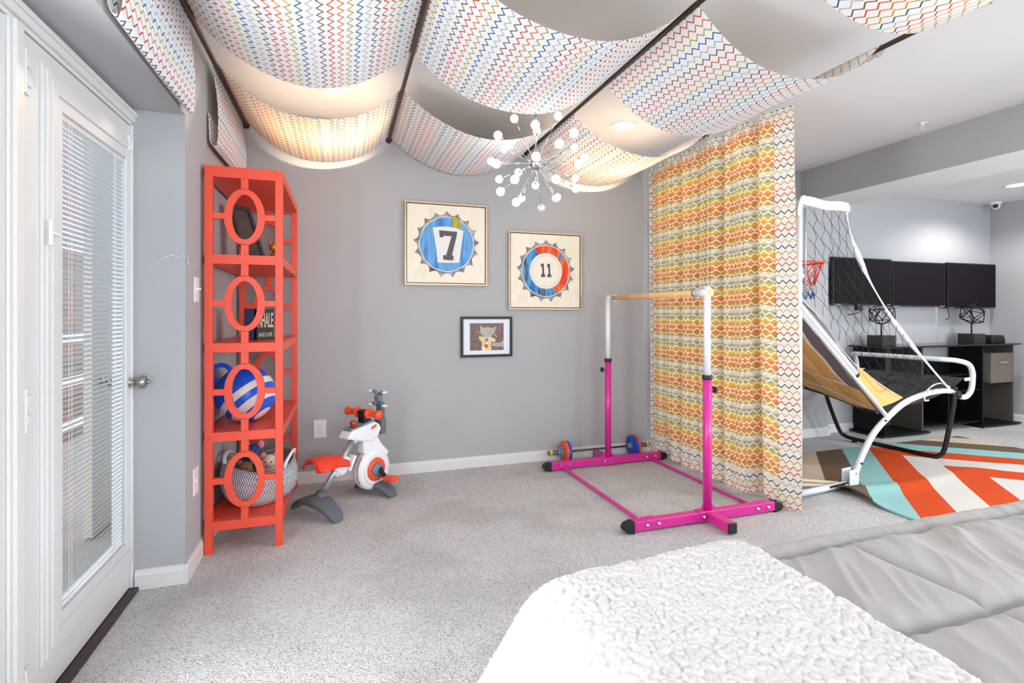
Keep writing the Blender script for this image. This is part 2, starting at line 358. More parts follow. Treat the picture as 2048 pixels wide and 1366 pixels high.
# ------------------------------------------------------------ glass doors on the left
XD = -.89
b = MB(); b.box(XD-.05, XD+.012, 2.677, 2.69, 0, 2.06); b.box(XD-.05, XD+.004, .93, 2.69, 2.062, 2.135); b.box(XD+.004, XD+.018, .93, 2.69, 2.075, 2.118)
b.box(XD+.018, XD+.026, .93, 2.69, 2.10, 2.118)
b.box(XD-.05, XD+.006, 1.800, 1.872, 0, 2.062); b.box(XD+.006, XD+.018, 1.812, 1.830, 0, 2.062); b.box(XD+.006, XD+.012, 1.838, 1.866, 0, 2.062); b.box(XD-.05, XD+.012, .93, .96, 0, 2.062)
struct(b, 'trim_1', M['trim'], bevel=.003)
b = MB().box(XD-.05, XD+.035, .96, 2.677, .0, .016); struct(b, 'trim_2', mat('dark_bronze_threshold', rgb(58, 44, 42), .5))
def glass_door(y0, y1, gy0, gy1, name, knob=None, blinds=True):
    t0, t1 = XD-.045, XD; z0, z1 = .02, 2.055; g0, g1 = .235, 1.90
    d = MB(); d.box(t0, t1, y0, gy0, z0, z1).box(t0, t1, gy1, y1, z0, z1).box(t0, t1, gy0, gy1, z0, g0).box(t0, t1, gy0, gy1, g1, z1)
    D = struct(d, name, M['door'])
    o = D.location
    def part(mb, nm, mt, **k):
        p = mb.build(nm, mt, origin=o, **k); p.parent = D; p.location = (0, 0, 0); return p
    f = MB()   # raised moulded lite frame with a stepped profile
    for (w_, wi, e) in ((.112, .096, .008), (.096, .074, .014), (.074, .036, .018), (.036, -.004, .010)):
        lim_ = y1-gy1-.004
        a0, a1, c0, c1 = gy0-w_, gy1+min(w_, lim_), g0-w_, g1+w_; b0, b1, d0, d1 = gy0-wi, gy1+min(wi, lim_), g0-wi, g1+wi
        f.box(t1, t1+e, a0, b0, c0, c1)
        if a1 > b1+1e-4: f.box(t1, t1+e, b1, a1, c0, c1)
        f.box(t1, t1+e, b0, b1, c0, d0).box(t1, t1+e, b0, b1, d1, c1)
    part(f, 'glazing_frame', M['door'], bevel=.002)
    part(MB().box(t1+.002, t1+.004, gy0, gy1, g0, g1), 'glass_pane', M['glass'])
    if blinds:
        s_ = MB(); n = 92; dz = (g1-g0-.03)/n
        for i in range(n):
            z = g0+.008+dz*(i+.5); a = .95
            hx, hz = .0068*math.cos(a), .0068*math.sin(a)
            s_.obox((t1-.008, (gy0+gy1)/2, z), (hx, 0, hz), (0, (gy1-gy0)/2-.0005, 0), (-.0003*math.sin(a), 0, .0003*math.cos(a)))
        part(s_, 'mini_blind', mat('blind_slat_white', rgb(200, 206, 214), .5))
        part(MB().box(t1-.018, t1-.001, gy0+.001, gy1-.001, g1-.022, g1), 'blind_headrail', M['white'])
        c_ = MB()
        for y in (gy0+.07, gy0+.09, gy1-.10, gy1-.085): c_.tube([(t1-.0005, y, g0), (t1-.0005, y, g1-.02)], .0011, 5)
        part(c_, 'blind_cord', M['white'])
    if knob:
        for z in (1.94, .94, .115):
            h = MB(); h.box(t1, t1+.006, y0-.006, y0+.034, z-.065, z+.065); h.tube([(t1+.008, y0-.001, z-.066), (t1+.008, y0-.001, z+.066)], .006, 10)
            for q in (-.028, .028): h.box(t1+.006, t1+.013, y0+.006, y0+.03, z+q-.014, z+q+.014)
            part(h, 'hinge', M['door'], bevel=.002)
        k = MB(); yk, zk = knob
        k.lathe((t1, yk, zk), (1, 0, 0), [(.030, 0), (.030, .004), (.026, .010), (.012, .014), (.011, .030), (.020, .036), (.028, .046), (.030, .056), (.027, .066), (.016, .072), (.004, .073)], 28)
        k.lathe((t1+.072, yk, zk), (1, 0, 0), [(.009, 0), (.009, .010), (.007, .012)], 14)
        part(k, 'door_knob', M['nickel'])
        p = MB(); p.lathe((t1, yk, zk+.14), (1, 0, 0), [(.022, 0), (.020, .005), (.002, .007)], 20); part(p, 'deadbolt_plate', M['nickel'])
        part(MB().box(t1+.001, t1+.020, 2.615, 2.637, 1.93, 2.0).box(t1+.012, t1+.022, 2.642, 2.655, 1.945, 1.985), 'door_sensor', M['white'], bevel=.003)
        s2 = MB(); s2.box(t1+.020, t1+.030, gy0-.108, gy0-.098, 1.44, 1.52).box(t1+.022, t1+.034, gy0-.104, gy0-.06, 1.475, 1.482); part(s2, 'blind_slider', M['white'], bevel=.002)
    return D
glass_door(1.875, 2.673, 2.080, 2.618, 'door_1', knob=(2.655, .925))
glass_door(.965, 1.797, 1.11, 1.65, 'door_2', blinds=False)
# outside the door
b = MB(); b.box(-1.34, -1.30, 3.39, 3.67, 0, 2.4)
S1 = tag(b.build('storm_door_stile', mat('cream_outdoor_paint', rgb(232, 226, 208), .5)), 'cream painted stile outside the glass door, behind the blind, with a round knob', 'door frame')
kb = MB().lathe((-1.30, 3.50, .838), (1, 0, 0), [(.026, 0), (.024, .008), (.011, .012), (.011, .028), (.026, .036), (.028, .048), (.020, .058), (.002, .06)], 24)
k_ = kb.build('knob', M['nickel'], S1)
b = MB()
for i in range(18):
    z = -.02+i*.105
    b.box(-2.6, -2.56, .2, 15.0, z, z+.098, 1 if i in (1, 5, 9) else 0)
tag(b.build('outdoor_plank_fence', [mat('weathered_planks', rgb(120, 100, 78), .8, var=.4, vscale=7, bump=.3, bscale=30), mat('pale_rail', rgb(235, 228, 214), .7)]), 'weathered brown plank fence seen through the door blind', 'fence')
tag(MB().box(-6, -1.12, -3, 16, -.15, -.02).build('patio', mat('patio_concrete', rgb(170, 165, 158), .9)), kind='structure')

# ------------------------------------------------------------ ceiling: rods and cloth
ROD = [-.633, .336, 1.43, 2.53]; ZR = 2.54
rl = ['dark curtain rod under the ceiling, nearest the glass doors', 'dark ceiling rod second from the left wall, ending left of the 7 picture', 'dark ceiling rod that ends behind the starburst chandelier', 'dark ceiling rod carrying the floor length zigzag curtain']
for x, lb in zip(ROD, rl):
    T = thing('ceiling_rod', lb, 'curtain rod', (x, 1.9, ZR), 'dark rods carrying the cloth')
    MB().tube([(x, .1, ZR), (x, 3.955, ZR)], .0125, 14).build('rod', M['rod'], T)
    MB().lathe((x, 3.955, ZR), (0, 1, 0), [(.020, 0), (.022, .006), (.022, .029)], 16).build('end_cap', M['rod'], T)
    for y in (.30, 1.0):
        MB().tube([(x, y, ZR), (x, y, ZC_-.004)], .004, 8).lathe((x, y, ZC_-.008), (0, 0, 1), [(.016, 0), (.016, .0078)], 14).build('hanger', M['rod'], T)
def swag(y0, y1, lbl, tail=.42, ph=0):
    pts = []
    # tail: up behind by the wall, bottom loop, front face up to the rod
    zb = ZR-tail
    pts += [(XL+.010, zb+.17), (XL+.012, zb+.10), (XL+.014, zb+.03), (XL+.022, zb+.008), (XL+.034, zb), (XL+.05, zb+.012), (XL+.054, zb+.05)]
    for i in range(1, 12): pts.append((XL+.054-.010*math.sin(i/12*PI)*-1-.024*(i/12), zb+.05+(ZR-.02-zb-.05)*i/12))
    pts += [(ROD[0]-.0165, ZR), (ROD[0]-.011, ZR+.012), (ROD[0], ZR+.0165), (ROD[0]+.011, ZR+.012)]
    for a, c in zip(ROD[:-1], ROD[1:]):
        h = (c-a)/2-.016; m_ = (a+c)/2; n = 34
        for i in range(0, n+1):
            s_ = -1+2*i/n; q = abs(s_)
            pts.append((m_+h*s_, ZR-.225+.228*(.82*q**2+.18*q**4)))
        if c != ROD[-1]: pts += [(c-.010, ZR+.013), (c, ZR+.0165), (c+.010, ZR+.013)]
    pts += [(ROD[3]-.008, ZR+.014), (ROD[3], ZR+.0165), (ROD[3]+.012, ZR+.010), (ROD[3]+.0165, ZR-.004), (ROD[3]+.017, ZR-.03)]
    P = np.array(pts); L = np.concatenate([[0], np.cumsum(np.hypot(*np.diff(P, axis=0).T))])
    ys = np.linspace(y0, y1, 26); G = np.zeros((len(P), len(ys), 3)); UV = np.zeros((len(P), len(ys), 2))
    for j, y in enumerate(ys):
        e = min(j, len(ys)-1-j)
        G[:, j, 0] = P[:, 0]; G[:, j, 2] = P[:, 1]+.004*np.sin(L*9+y*7)*np.clip((ZR-P[:, 1])/.2, 0, 1)
        G[:, j, 1] = y+.006*np.sin(L*5+ph)
        UV[:, j, 0] = y; UV[:, j, 1] = L+ph*.01
    mb = MB().grid(G, UV)
    # rolled hem along both long edges
    o = mb.build('cloth_swag', M['zig'])
    tag(o, lbl, 'fabric swag', 'zigzag cloth strips swagged from the ceiling rods')
    return o
swag(3.07, 3.93, 'zigzag printed cloth strip swagged below the ceiling, right against the back wall', ph=0)
swag(1.83, 2.63, 'zigzag printed cloth strip swagged from the rods, just in front of the chandelier', ph=2)
swag(.60, 1.42, 'zigzag printed cloth strip nearest the camera, its corner showing at the top right', ph=4)

# ------------------------------------------------------------ curtain
def curtain():
    y0, y1 = 2.43, 3.93; ztop = 2.51
    ny, nz = 420, 72
    Y = np.linspace(y0, y1, ny)
    g = [3.885, 3.471, 3.265, 3.001, 2.668]; dp = [.07, .12, .08, .15, .14]
    ribs = [2.80, 2.735, 2.92, 3.13, 3.19, 3.38, 3.60, 3.72, 3.80]
    Z = np.linspace(0, 1, nz); G = np.zeros((nz, ny, 3)); UV = np.zeros((nz, ny, 2))
    for i, t in enumerate(Z):       # t=0 bottom
        amp = .75+.25*t
        sh = .012*math.sin(t*3.1)
        X = 2.602+.010*np.sin((Y+sh)*2*PI/.16+1)*amp+.003*np.sin(Y*2*PI/.06+t*2)*(.4+.6*t)
        gs = np.array([2.545]+sorted(g)+[3.93])+sh
        for a_, b_ in zip(gs[:-1], gs[1:]):
            q_ = np.clip((Y-a_)/(b_-a_), 0, 1); X -= .030*np.where((Y >= a_) & (Y < b_), np.sin(PI*q_)**.6, 0)*(.8+.2*t)
        for gy, d in zip(g, dp): X += np.where(Y > gy+sh-.012, d*np.exp(-np.clip((Y-gy-sh+.012)/.045, 0, 9)**2), 0)*(1 if t < .93 else .75)
        for gy in ribs: X += .020*np.exp(-((Y-gy+sh*.6)/.009)**2)
        lead = Y < 2.545
        X = np.where(lead, 2.594+(2.545-Y)*.50*(1-.3*t)+.003*np.sin(Y*160), X)
        X = X+.035*(1-t)*np.clip((2.9-Y)/.4, 0, 1)+.09*np.exp(-((Y-3.70)/.07)**2)*np.clip(1-t*7, 0, 1)
        zb = .012+.045*np.exp(-((Y-2.66)/.09)**2)
        zb = np.where(lead, .004, zb)
        Yw = Y+.008*np.sin(t*5+Y*4)
        G[i, :, 0] = X; G[i, :, 1] = Yw; G[i, :, 2] = zb+(ztop-zb)*t
        UV[i, :, 1] = .012+(ztop-.012)*t
        if i == 0: u0 = np.concatenate([[0], np.cumsum(np.minimum(np.hypot(np.diff(X), np.diff(Y)), np.diff(Y)*2.2))])
        UV[i, :, 0] = u0
    mb = MB().grid(G, UV)
    k = 0
    for i in range(nz-1):
        zz = UV[i, 0, 1]
        for j in range(ny-1):
            y = Y[j]
            if zz < .125 or zz > 2.43 or y < 2.545 or y > 3.872: mb.m[k] = 1
            k += 1
    o = mb.build('curtain', [M['zigb'], M['zigc']])
    tag(o, 'floor length pleated curtain in orange yellow and green bands with white zigzags', 'curtain')
curtain()

# ------------------------------------------------------------ recessed lights
lm = mat('lit_lens', (1, 1, 1), .5, emit=((1, .95, .88), 14))
def downlight(x, y, z, lbl, power, r=.075, col=(1, .80, .54), spot=2.75):
    T = thing('recessed_light', lbl, 'ceiling light', (x, y, z), 'round recessed ceiling lights')
    MB().annulus((x, y, z-.006), (1, 0, 0), (0, 1, 0), r+.022, r+.022, r, r, (0, 0, .0058), 40).build('trim_ring', M['white'], T)
    MB().lathe((x, y, z-.003), (0, 0, 1), [(r, 0), (r, .0028)], 36).build('lens', lm, T)
    d = bpy.data.lights.new('recessed_bulb', 'SPOT'); d.energy = power; d.spot_size = spot; d.spot_blend = .5; d.shadow_soft_size = .07; d.color = col
    o = bpy.data.objects.new('recessed_bulb', d); link(o); o.location = (x, y, z-.02); o.parent = T; o.location = (0, 0, -.02)
downlight(-.04, 3.42, ZC_, 'round recessed ceiling light above the left span of cloth by the back wall', 58)
downlight(2.03, 3.42, ZC_, 'round recessed ceiling light seen between the strips right of the chandelier', 58)
downlight(6.42, 3.28, 2.52, 'round recessed ceiling light over the black desk', 62, col=(1, .96, .94), spot=2.7)
downlight(5.95, 1.0, 2.52, 'round recessed ceiling light in the lower ceiling above the right end of the rug', 50, col=(1, .95, .90))  # added lamp out of view, brightens the far wall
downlight(-.03, .75, ZC_, 'round recessed ceiling light above the nearest cloth strip, left one', 58)  # added lamp out of view, extra light over the nearest strip
downlight(2.15, .75, ZC_, 'round recessed ceiling light above the nearest cloth strip, right one', 58)  # second added lamp over the nearest strip, also out of view
downlight(3.70, 1.30, ZC_, 'round recessed ceiling light over the open floor right of the bed', 70, col=(1, .95, .90))  # out of view, added as extra light for the main room

# ------------------------------------------------------------ chandelier
def chandelier():
    c = Vector((1.092, 2.845, 2.118))
    F = Vector((math.sin(YAW), math.cos(YAW), 0)); R_ = Vector((math.cos(YAW), -math.sin(YAW), 0)); U = Vector((0, 0, 1))
    T = thing('starburst_chandelier', 'chrome starburst chandelier with glowing round bulbs on thin rods', 'chandelier', c)
    px = [(467,163,1),(988,133,1),(717,237,-1),(736,310,1),(273,362,-1),(413,472,-1),(348,522,1),(1177,333,-1),(1000,460,-1),(1178,510,1),(725,612,-1),(193,670,1),(255,698,-1),(1300,630,1),(1232,698,-1),(513,800,1),(288,882,1),(472,885,-1),(719,955,1),(963,880,-1),(1188,870,1),(303,1028,-1),(1197,993,1),(490,1155,-1),(552,1110,1),(787,1225,1),(960,1115,-1),(975,1095,1)]
    mm = 3.05/1024/5.94
    lit = mat('lit_bulb', (1, 1, 1), .3, emit=((1, .97, .92), 9)); off = mat('unlit_frosted_bulb', rgb(214, 216, 220), .3)
    MB().ball(c, .042, 28, 18).lathe(c+U*.03, U, [(.03, 0), (.022, .02), (.009, .03)], 20).build('hub', M['chrome'], T)
    MB().tube([c+U*.05, (c.x, c.y, ZC_-.02)], .005, 10).build('stem', M['chrome'], T)
    MB().lathe((c.x, c.y, ZC_-.03), U, [(.02, 0), (.05, .012), (.055, .0295)], 28).build('canopy', M['chrome'], T)
    Rr = .315
    for i, (x, y, s_) in enumerate(px):
        # bulbs sit on a sphere round the hub
        O_ = Vector((0, 0, 1.225)); r_ = (F+R_*((950+x/5.94-1024)/1024)+U*((628-210-y/5.94)/1024)).normalized()
        m_ = O_-c; b_ = m_.dot(r_); q = m_.dot(m_)-Rr*Rr; dsc = b_*b_-q
        tt = -b_+s_*math.sqrt(dsc) if dsc > 0 else -b_
        v = O_+r_*tt-c; n = v.normalized()
        e = c+v
        rod = MB().tube([c+n*.035, e-n*.022], .0021, 8).lathe(e-n*.034, n, [(.0075, 0), (.0085, .006), (.0085, .014)], 12)
        a = rod.build('arm', M['chrome'], T)
        MB().ball(e, .0238, 18, 12).build('bulb', off if i in (25, 26) else lit, a)
chandelier()

# ------------------------------------------------------------ coral bookcase
def bookcase():
    x0, x1, y0, y1, H_ = -.662, -.298, 2.952, 3.915, 1.982
    T = thing('bookcase', 'tall coral red open bookcase with oval fretwork ends', 'bookcase', ((x0+x1)/2, (y0+y1)/2, 0))
    p = .036; bz = [.1166, .5715, 1.0276, 1.4820]; bh = .048
    for (ya, yb) in ((y0, y0+p), (y1-p, y1)):
        m = MB(); m.box(x0, x0+p, ya, yb, 0, H_).box(x1-p, x1, ya, yb, 0, H_).box(x0+p, x1-p, ya, yb, H_-.056, H_)
        for z in bz: m.box(x0+p, x1-p, ya, yb, z, z+bh)
        tops = [z+bh for z in bz]; ups = bz[1:]+[H_-.056]; cx = (x0+x1)/2; ry, rx = .146, .095; dd = (yb-ya-.006)
        for a, c in zip(tops, ups):
            zc = (a+c)/2
            m.annulus((cx, ya+.003, zc), (1, 0, 0), (0, 0, 1), rx, ry, rx-.034, ry-.030, (0, dd, 0), 56)
            m.box(cx-.017, cx+.017, ya+.003, yb-.003, a, zc-ry+.006).box(cx-.017, cx+.017, ya+.003, yb-.003, zc+ry-.006, c)
            m.box(x0+p, cx-rx+.004, ya+.003, yb-.003, zc-.0155, zc+.0155).box(cx+rx-.004, x1-p, ya+.003, yb-.003, zc-.0155, zc+.0155)
        m.build('fretwork_end_panel', M['coral'], T, bevel=.0015)
    for z in bz: MB().box(x0+.003, x1-.003, y0+p, y1-p, z+.006, z+bh).box(x1-.02, x1-.001, y0+p, y1-p, z, z+bh-.0002).box(x0+.001, x0+.02, y0+p, y1-p, z, z+bh-.0002).build('shelf', M['coral'], T, bevel=.001)
    MB().box(x0, x1, y0+p, y1-p, H_-.05, H_).build('top_panel', M['coral'], T, bevel=.001)
bookcase()
# things on its shelves
def tilt_frame():
    T = thing('picture_frame', 'dark picture frame leaning on the top shelf of the coral bookcase', 'picture frame', (-.49, 3.46, 1.532))
    ax = Vector((.62, .78, 0)).normalized()      # face runs away from the camera
    up = Vector((-.10, 0, .345)); up2 = up.normalized(); nn = ax.cross(up2).normalized()
    o = Vector((-.545, 3.36, 1.533)); w_, h_ = .15, .345
    m = MB(); m.prism([(0, 0), (w_, 0), (w_, .022), (0, .022)], o, ax, up2, nn*.022)
    m.prism([(0, h_-.022), (w_, h_-.022), (w_, h_), (0, h_)], o, ax, up2, nn*.022)
    m.prism([(0, .022), (.022, .022), (.022, h_-.022), (0, h_-.022)], o, ax, up2, nn*.022)
    m.prism([(w_-.022, .022), (w_, .022), (w_, h_-.022), (w_-.022, h_-.022)], o, ax, up2, nn*.022)
    m.build('frame', mat('charcoal_frame', rgb(58, 52, 54), .5), T)
    MB().prism([(.02, .02), (w_-.02, .02), (w_-.02, h_-.02), (.02, h_-.02)], o, ax, up2, nn*.012).build('backing_board', mat('brown_backing', rgb(74, 64, 62), .8, var=.2, vscale=9), T)
tilt_frame()
f = MB(); c = Vector((-.372, 3.33, 1.532))
f.ball(c+Vector((0, 0, .035)), .034, 16, 12, sc=(.9, 1.1, 1)).ball(c+Vector((-.012, -.02, .085)), .024, 14, 10, sc=(1, 1.2, .95)).ball(c+Vector((-.015, -.048, .078)), .011, 10, 8, sc=(1, 1.5, .8))
for s_ in (-1, 1): f.lathe(c+Vector((-.014+s_*.015, -.012, .10)), (s_*.2, 0, 1), [(.010, 0), (.006, .015), (.001, .028)], 10)
f.ball(c+Vector((.01, .045, .022)), .02, 12, 8, sc=(.8, 1.6, .7))
tag(f.build('animal_figurine', M['gold']), 'small golden animal figurine on the top shelf of the bookcase', 'figurine')
b = MB(); b.box(-.525, -.475, 3.22, 3.36, 1.0766, 1.255, 0).box(-.5205, -.4795, 3.2235, 3.363, 1.080, 1.2515, 1)
tag(b.build('book', [M['navy'], M['cream']], bevel=.001), 'dark blue hardback book standing on the second shelf from the top', 'book')

def text_obj(txt, size, mt, o, ex, ey, parent, name='lettering', depth=.0006, sx=1.0, bold=.0):
    cu = bpy.data.curves.new('txt', 'FONT'); cu.body = txt; cu.size = size; cu.extrude = depth; cu.offset = bold; cu.align_x = 'CENTER'; cu.align_y = 'CENTER'; cu.space_character = 1.0
    to = bpy.data.objects.new('txt', cu); link(to); dg = bpy.context.evaluated_depsgraph_get()
    me = bpy.data.meshes.new_from_object(to.evaluated_get(dg)); bpy.data.objects.remove(to); me.materials.clear(); me.materials.append(mt)
    ex, ey = Vector(ex).normalized(), Vector(ey).normalized(); ez = ex.cross(ey)
    base = Vector(parent.location); oo = Vector(o)-base
    for v in me.vertices:
        q = v.co.copy(); v.co = oo+ex*q.x*sx+ey*q.y+ez*q.z
    ob = bpy.data.objects.new(name, me); link(ob); ob.parent = parent
    return ob
T = thing('word_sign', 'small black block sign with pale letters on the second shelf of the bookcase', 'sign', (-.42, 3.26, 1.0766))
ex = Vector((.72, .69, 0)).normalized(); nn = Vector((ex.y, -ex.x, 0))
MB().prism([(-.055, 0), (.055, 0), (.055, .178), (-.055, .178)], Vector((-.42, 3.26, 1.0766)), ex, (0, 0, 1), -nn*.03).build('block', M['black'], T)
paleink = mat('aged_white_ink', rgb(222, 208, 184), .8)
text_obj('AND LIVE', .034, paleink, Vector((-.42, 3.26, 1.0766+.028))+nn*.0006, ex, (0, 0, 1), T, sx=.62)
text_obj('NHALE', .118, paleink, Vector((-.42, 3.26, 1.0766+.108))+nn*.0006, ex, (0, 0, 1), T, sx=.27, bold=.001)

def hop_ball():
    m = bpy.data.materials.new('blue_white_swirl_rubber'); m.use_nodes = True; t = NT(m); bs = t.nt.nodes['Principled BSDF']
    tc = t.n('ShaderNodeTexCoord'); mp = t.n('ShaderNodeMapping'); mp.inputs['Rotation'].default_value = (0, 0, 0); t.l(tc.outputs['Object'], mp.inputs[0])
    sp = t.n('ShaderNodeSeparateXYZ'); t.l(mp.outputs[0], sp.inputs[0])
    # slanting bands that curl round the lower side of the ball
    sx_, sy_, sz_ = sp.outputs[0], sp.outputs[1], sp.outputs[2]
    q_ = t.math('ADD', t.math('ADD', t.math('MULTIPLY', sx_, .62), t.math('MULTIPLY', sy_, -.30)), t.math('MULTIPLY', sz_, -.74))
    st = t.math('MULTIPLY', t.math('LESS_THAN', t.math('FRACT', t.math('DIVIDE', t.math('SUBTRACT', q_, .004), .072)), .52), t.math('GREATER_THAN', q_, .004))
    t.l(t.mix(st, rgb(18, 92, 226), rgb(232, 232, 226)), bs.inputs['Base Color']); bs.inputs['Roughness'].default_value = .35
    c = Vector((-.515, 3.215, .6195+.1555))
    T = thing('hop_ball', 'blue and white striped hopping ball with a ring handle on the third shelf', 'ball', c)
    MB().ball(c, .1555, 40, 26).build('ball', m, T)
    h = MB(); hc = c+Vector((-.115, -.035, .125)); a = Vector((.95, -.15, -.1)).normalized(); b_ = Vector((.1, .1, 1)).normalized()
    h.tube([hc+a*.050*math.cos(k/20*2*PI)+b_*.044*math.sin(k/20*2*PI) for k in range(20)], .012, 12, closed=True)
    h.build('handle', mat('blue_rubber', rgb(18, 92, 226), .35), T)
hop_ball()

def basket():
    m = bpy.data.materials.new('grey_white_herringbone_weave'); m.use_nodes = True; t = NT(m); bs = t.nt.nodes['Principled BSDF']
    uv = t.n('ShaderNodeUVMap', uv_map='UVMap'); sp = t.n('ShaderNodeSeparateXYZ'); t.l(uv.outputs[0], sp.inputs[0]); u, v = sp.outputs[0], sp.outputs[1]
    row = t.math('FLOOR', t.math('DIVIDE', v, .0165)); sg = t.math('SUBTRACT', 1.0, t.math('MULTIPLY', t.math('FLOORED_MODULO', row, 2.0), 2.0))
    q = t.math('ADD', u, t.math('MULTIPLY', t.math('MULTIPLY', t.math('SUBTRACT', v, t.math('MULTIPLY', row, .0165)), sg), .9))
    k = t.math('FRACT', t.math('DIVIDE', q, .0145)); s_ = t.math('LESS_THAN', k, .48)
    gr = t.mix(t.math('FRACT', t.math('MULTIPLY', row, .37)), rgb(84, 92, 112), rgb(128, 136, 152))
    t.l(t.mix(s_, gr, rgb(238, 238, 240)), bs.inputs['Base Color']); bs.inputs['Roughness'].default_value = .8
    hgt = t.math('PINGPONG', t.math('MULTIPLY', k, 2.08), 1.0); bp = t.n('ShaderNodeBump'); bp.inputs['Strength'].default_value = .7; bp.inputs['Distance'].default_value = .004
    t.l(hgt, bp.inputs['Height']); t.l(bp.outputs[0], bs.inputs['Normal'])
    c = Vector((-.455, 3.32, .1648)); T = thing('woven_basket', 'grey and white herringbone woven basket on the bottom shelf, full of plush toys', 'basket', c)
    n = 72; prof = [(.0, .0), (.6, .0), (.86, .006), (.96, .03), (1.03, .07), (1.05, .11), (1.0, .145), (.95, .17), (.935, .166), (.98, .14), (1.02, .10), (.93, .03), (.8, .012), (0, .012)]
    G = np.zeros((len(prof), n+1, 3)); UV = np.zeros((len(prof), n+1, 2)); L = 0
    for i, (r, z) in enumerate(prof):
        if i: L += math.hypot((prof[i][0]-prof[i-1][0])*.2, prof[i][1]-prof[i-1][1])
        for k in range(n+1):
            a = 2*PI*k/n; rr = r*(1+.03*math.sin(a*3+z*30)); sg_ = .018*math.sin(2*a+.4)*(z/.17)
            G[i, k] = (c.x+.195*rr*math.cos(a), c.y+.25*rr*math.sin(a), c.z+z*1.22+(sg_ if z > .09 else 0)); UV[i, k] = (.218*a, L)
    MB().grid(G, UV).build('woven_body', m, T)
    for (a0, nm) in ((-.15, 0), (PI-.15, 1)):
        pts = []
        for k in range(11):
            a = a0+(k-5)*.11; hz = .095*math.sin(PI*k/10)**.7
            pts.append((c.x+.195*.94*math.cos(a), c.y+.25*.94*math.sin(a), c.z+.185+hz*.75))
        MB().tube(pts, .006, 8, sx=1, sy=1.8).build('handle', m, T)
    return T
basket()
pk = mat('plush_cream', rgb(226, 205, 184), 1, bump=.5, bscale=120, sheen=.4); pp = mat('plush_pink', rgb(222, 150, 148), 1, bump=.4, bscale=120); br = mat('plush_brown', rgb(132, 98, 66), 1, bump=1, bscale=140, var=.4, vscale=60); bl = mat('plush_blue', rgb(54, 84, 138), 1, bump=.5, bscale=120)
def plush(name, lbl, c, body, ear, s_=1.0, ears='round'):
    c = Vector(c); T = thing(name, lbl, 'plush toy', c)
    B = MB().ball(c+Vector((0, 0, .05*s_)), .062*s_, 20, 14, sc=(1, 1.1, .9)).ball(c+Vector((0, -.04*s_, .105*s_)), .045*s_, 20, 14)
    for k in (-1, 1): B.ball(c+Vector((k*.05*s_, -.05*s_, .05*s_)), .02*s_, 12, 8, sc=(1, 1.5, 1))
    B.build('body', body, T)
    for k in (-1, 1):
        MB().ball(c+Vector((k*.038*s_, -.035*s_, .145*s_)), .02*s_, 12, 8, sc=(1, .5, 1.3 if ears == 'long' else 1)).build('ear', ear, T)
        MB().ball(c+Vector((k*.016*s_, -.083*s_, .112*s_)), .005*s_, 8, 6).build('eye', M['black'], T)
    MB().ball(c+Vector((0, -.085*s_, .096*s_)), .014*s_, 12, 8, sc=(1.2, .7, .8)).build('snout', ear, T)
plush('plush_toy', 'cream plush animal with pink snout lying in the basket', (-.40, 3.30, .275), pk, pp, .9)
plush('plush_toy', 'shaggy brown plush animal in the basket behind the oval cutout', (-.52, 3.27, .265), br, br, .8)
plush('plush_toy', 'dark blue plush animal at the back of the basket', (-.50, 3.42, .30), bl, pp, 1.0, 'long')

# ------------------------------------------------------------ wall plates
def plate(c, nrm, ex, w_, h_, kind, lbl, name, cat):
    c, nrm, ex = Vector(c), Vector(nrm), Vector(ex); up = Vector((0, 0, 1))
    T = thing(name, lbl, cat, c)
    MB().obox(c+nrm*.003, ex*w_/2, up*h_/2, nrm*.003).build('cover_plate', M['white'], T, bevel=.002)
    if kind == 'outlet':
        for k in (-1, 1):
            q = c+up*k*.0195+nrm*.006
            MB().lathe(q, nrm, [(.0165, 0), (.0165, .0012), (.016, .0016)], 24).build('receptacle', M['white'], T)
            s_ = MB(); s_.obox(q+nrm*.0018+ex*.006, ex*.0009, up*.004, nrm*.0004).obox(q+nrm*.0018-ex*.006, ex*.0009, up*.0048, nrm*.0004).obox(q+nrm*.0018-up*.009, ex*.002, up*.002, nrm*.0004)
            s_.build('slot', M['black'], T)
    elif kind == 'switch':
        MB().obox(c+nrm*.007, ex*.005, up*.012, nrm*.0012).obox(c+nrm*.014+up*.003, ex*.0035, up*.004, nrm*.009).build('toggle', M['white'], T)
    else:
        MB().lathe(c+nrm*.006, nrm, [(.012, 0), (.010, .004), (.003, .005)], 18).build('jack', M['white'], T)
plate((-.153, YB, .388), (0, -1, 0), (1, 0, 0), .086, .130, 'outlet', 'white duplex outlet on the back wall left of the exercise bike', 'wall_outlet', 'outlet')
plate((XL, 2.868, 1.345), (1, 0, 0), (0, -1, 0), .075, .122, 'switch', 'white toggle light switch on the left wall beside the bookcase', 'light_switch', 'light switch')
plate((XL, 2.855, .412), (1, 0, 0), (0, -1, 0), .075, .130, 'jack', 'white wall plate low on the left wall beside the bookcase', 'wall_plate', 'wall plate')
T = MB(); pts = [(-.79, 2.686, 1.463), (-.775, 2.683, 1.475), (-.755, 2.684, 1.482), (-.735, 2.684, 1.489), (-.71, 2.685, 1.486), (-.686, 2.684, 1.49), (-.674, 2.70, 1.488), (-.676, 2.72, 1.46)]
T.tube(pts, .0012, 6)
L_ = thing('string_light_strand', 'thin white string light tacked to the wall corner left of the bookcase', 'string light', (-.73, 2.684, 1.47))
T.build('wire', M['white'], L_)
for q in (0, 2, 3, 7): MB().ball(pts[q], .0035, 8, 6).build('fairy_bulb', M['white'], L_)

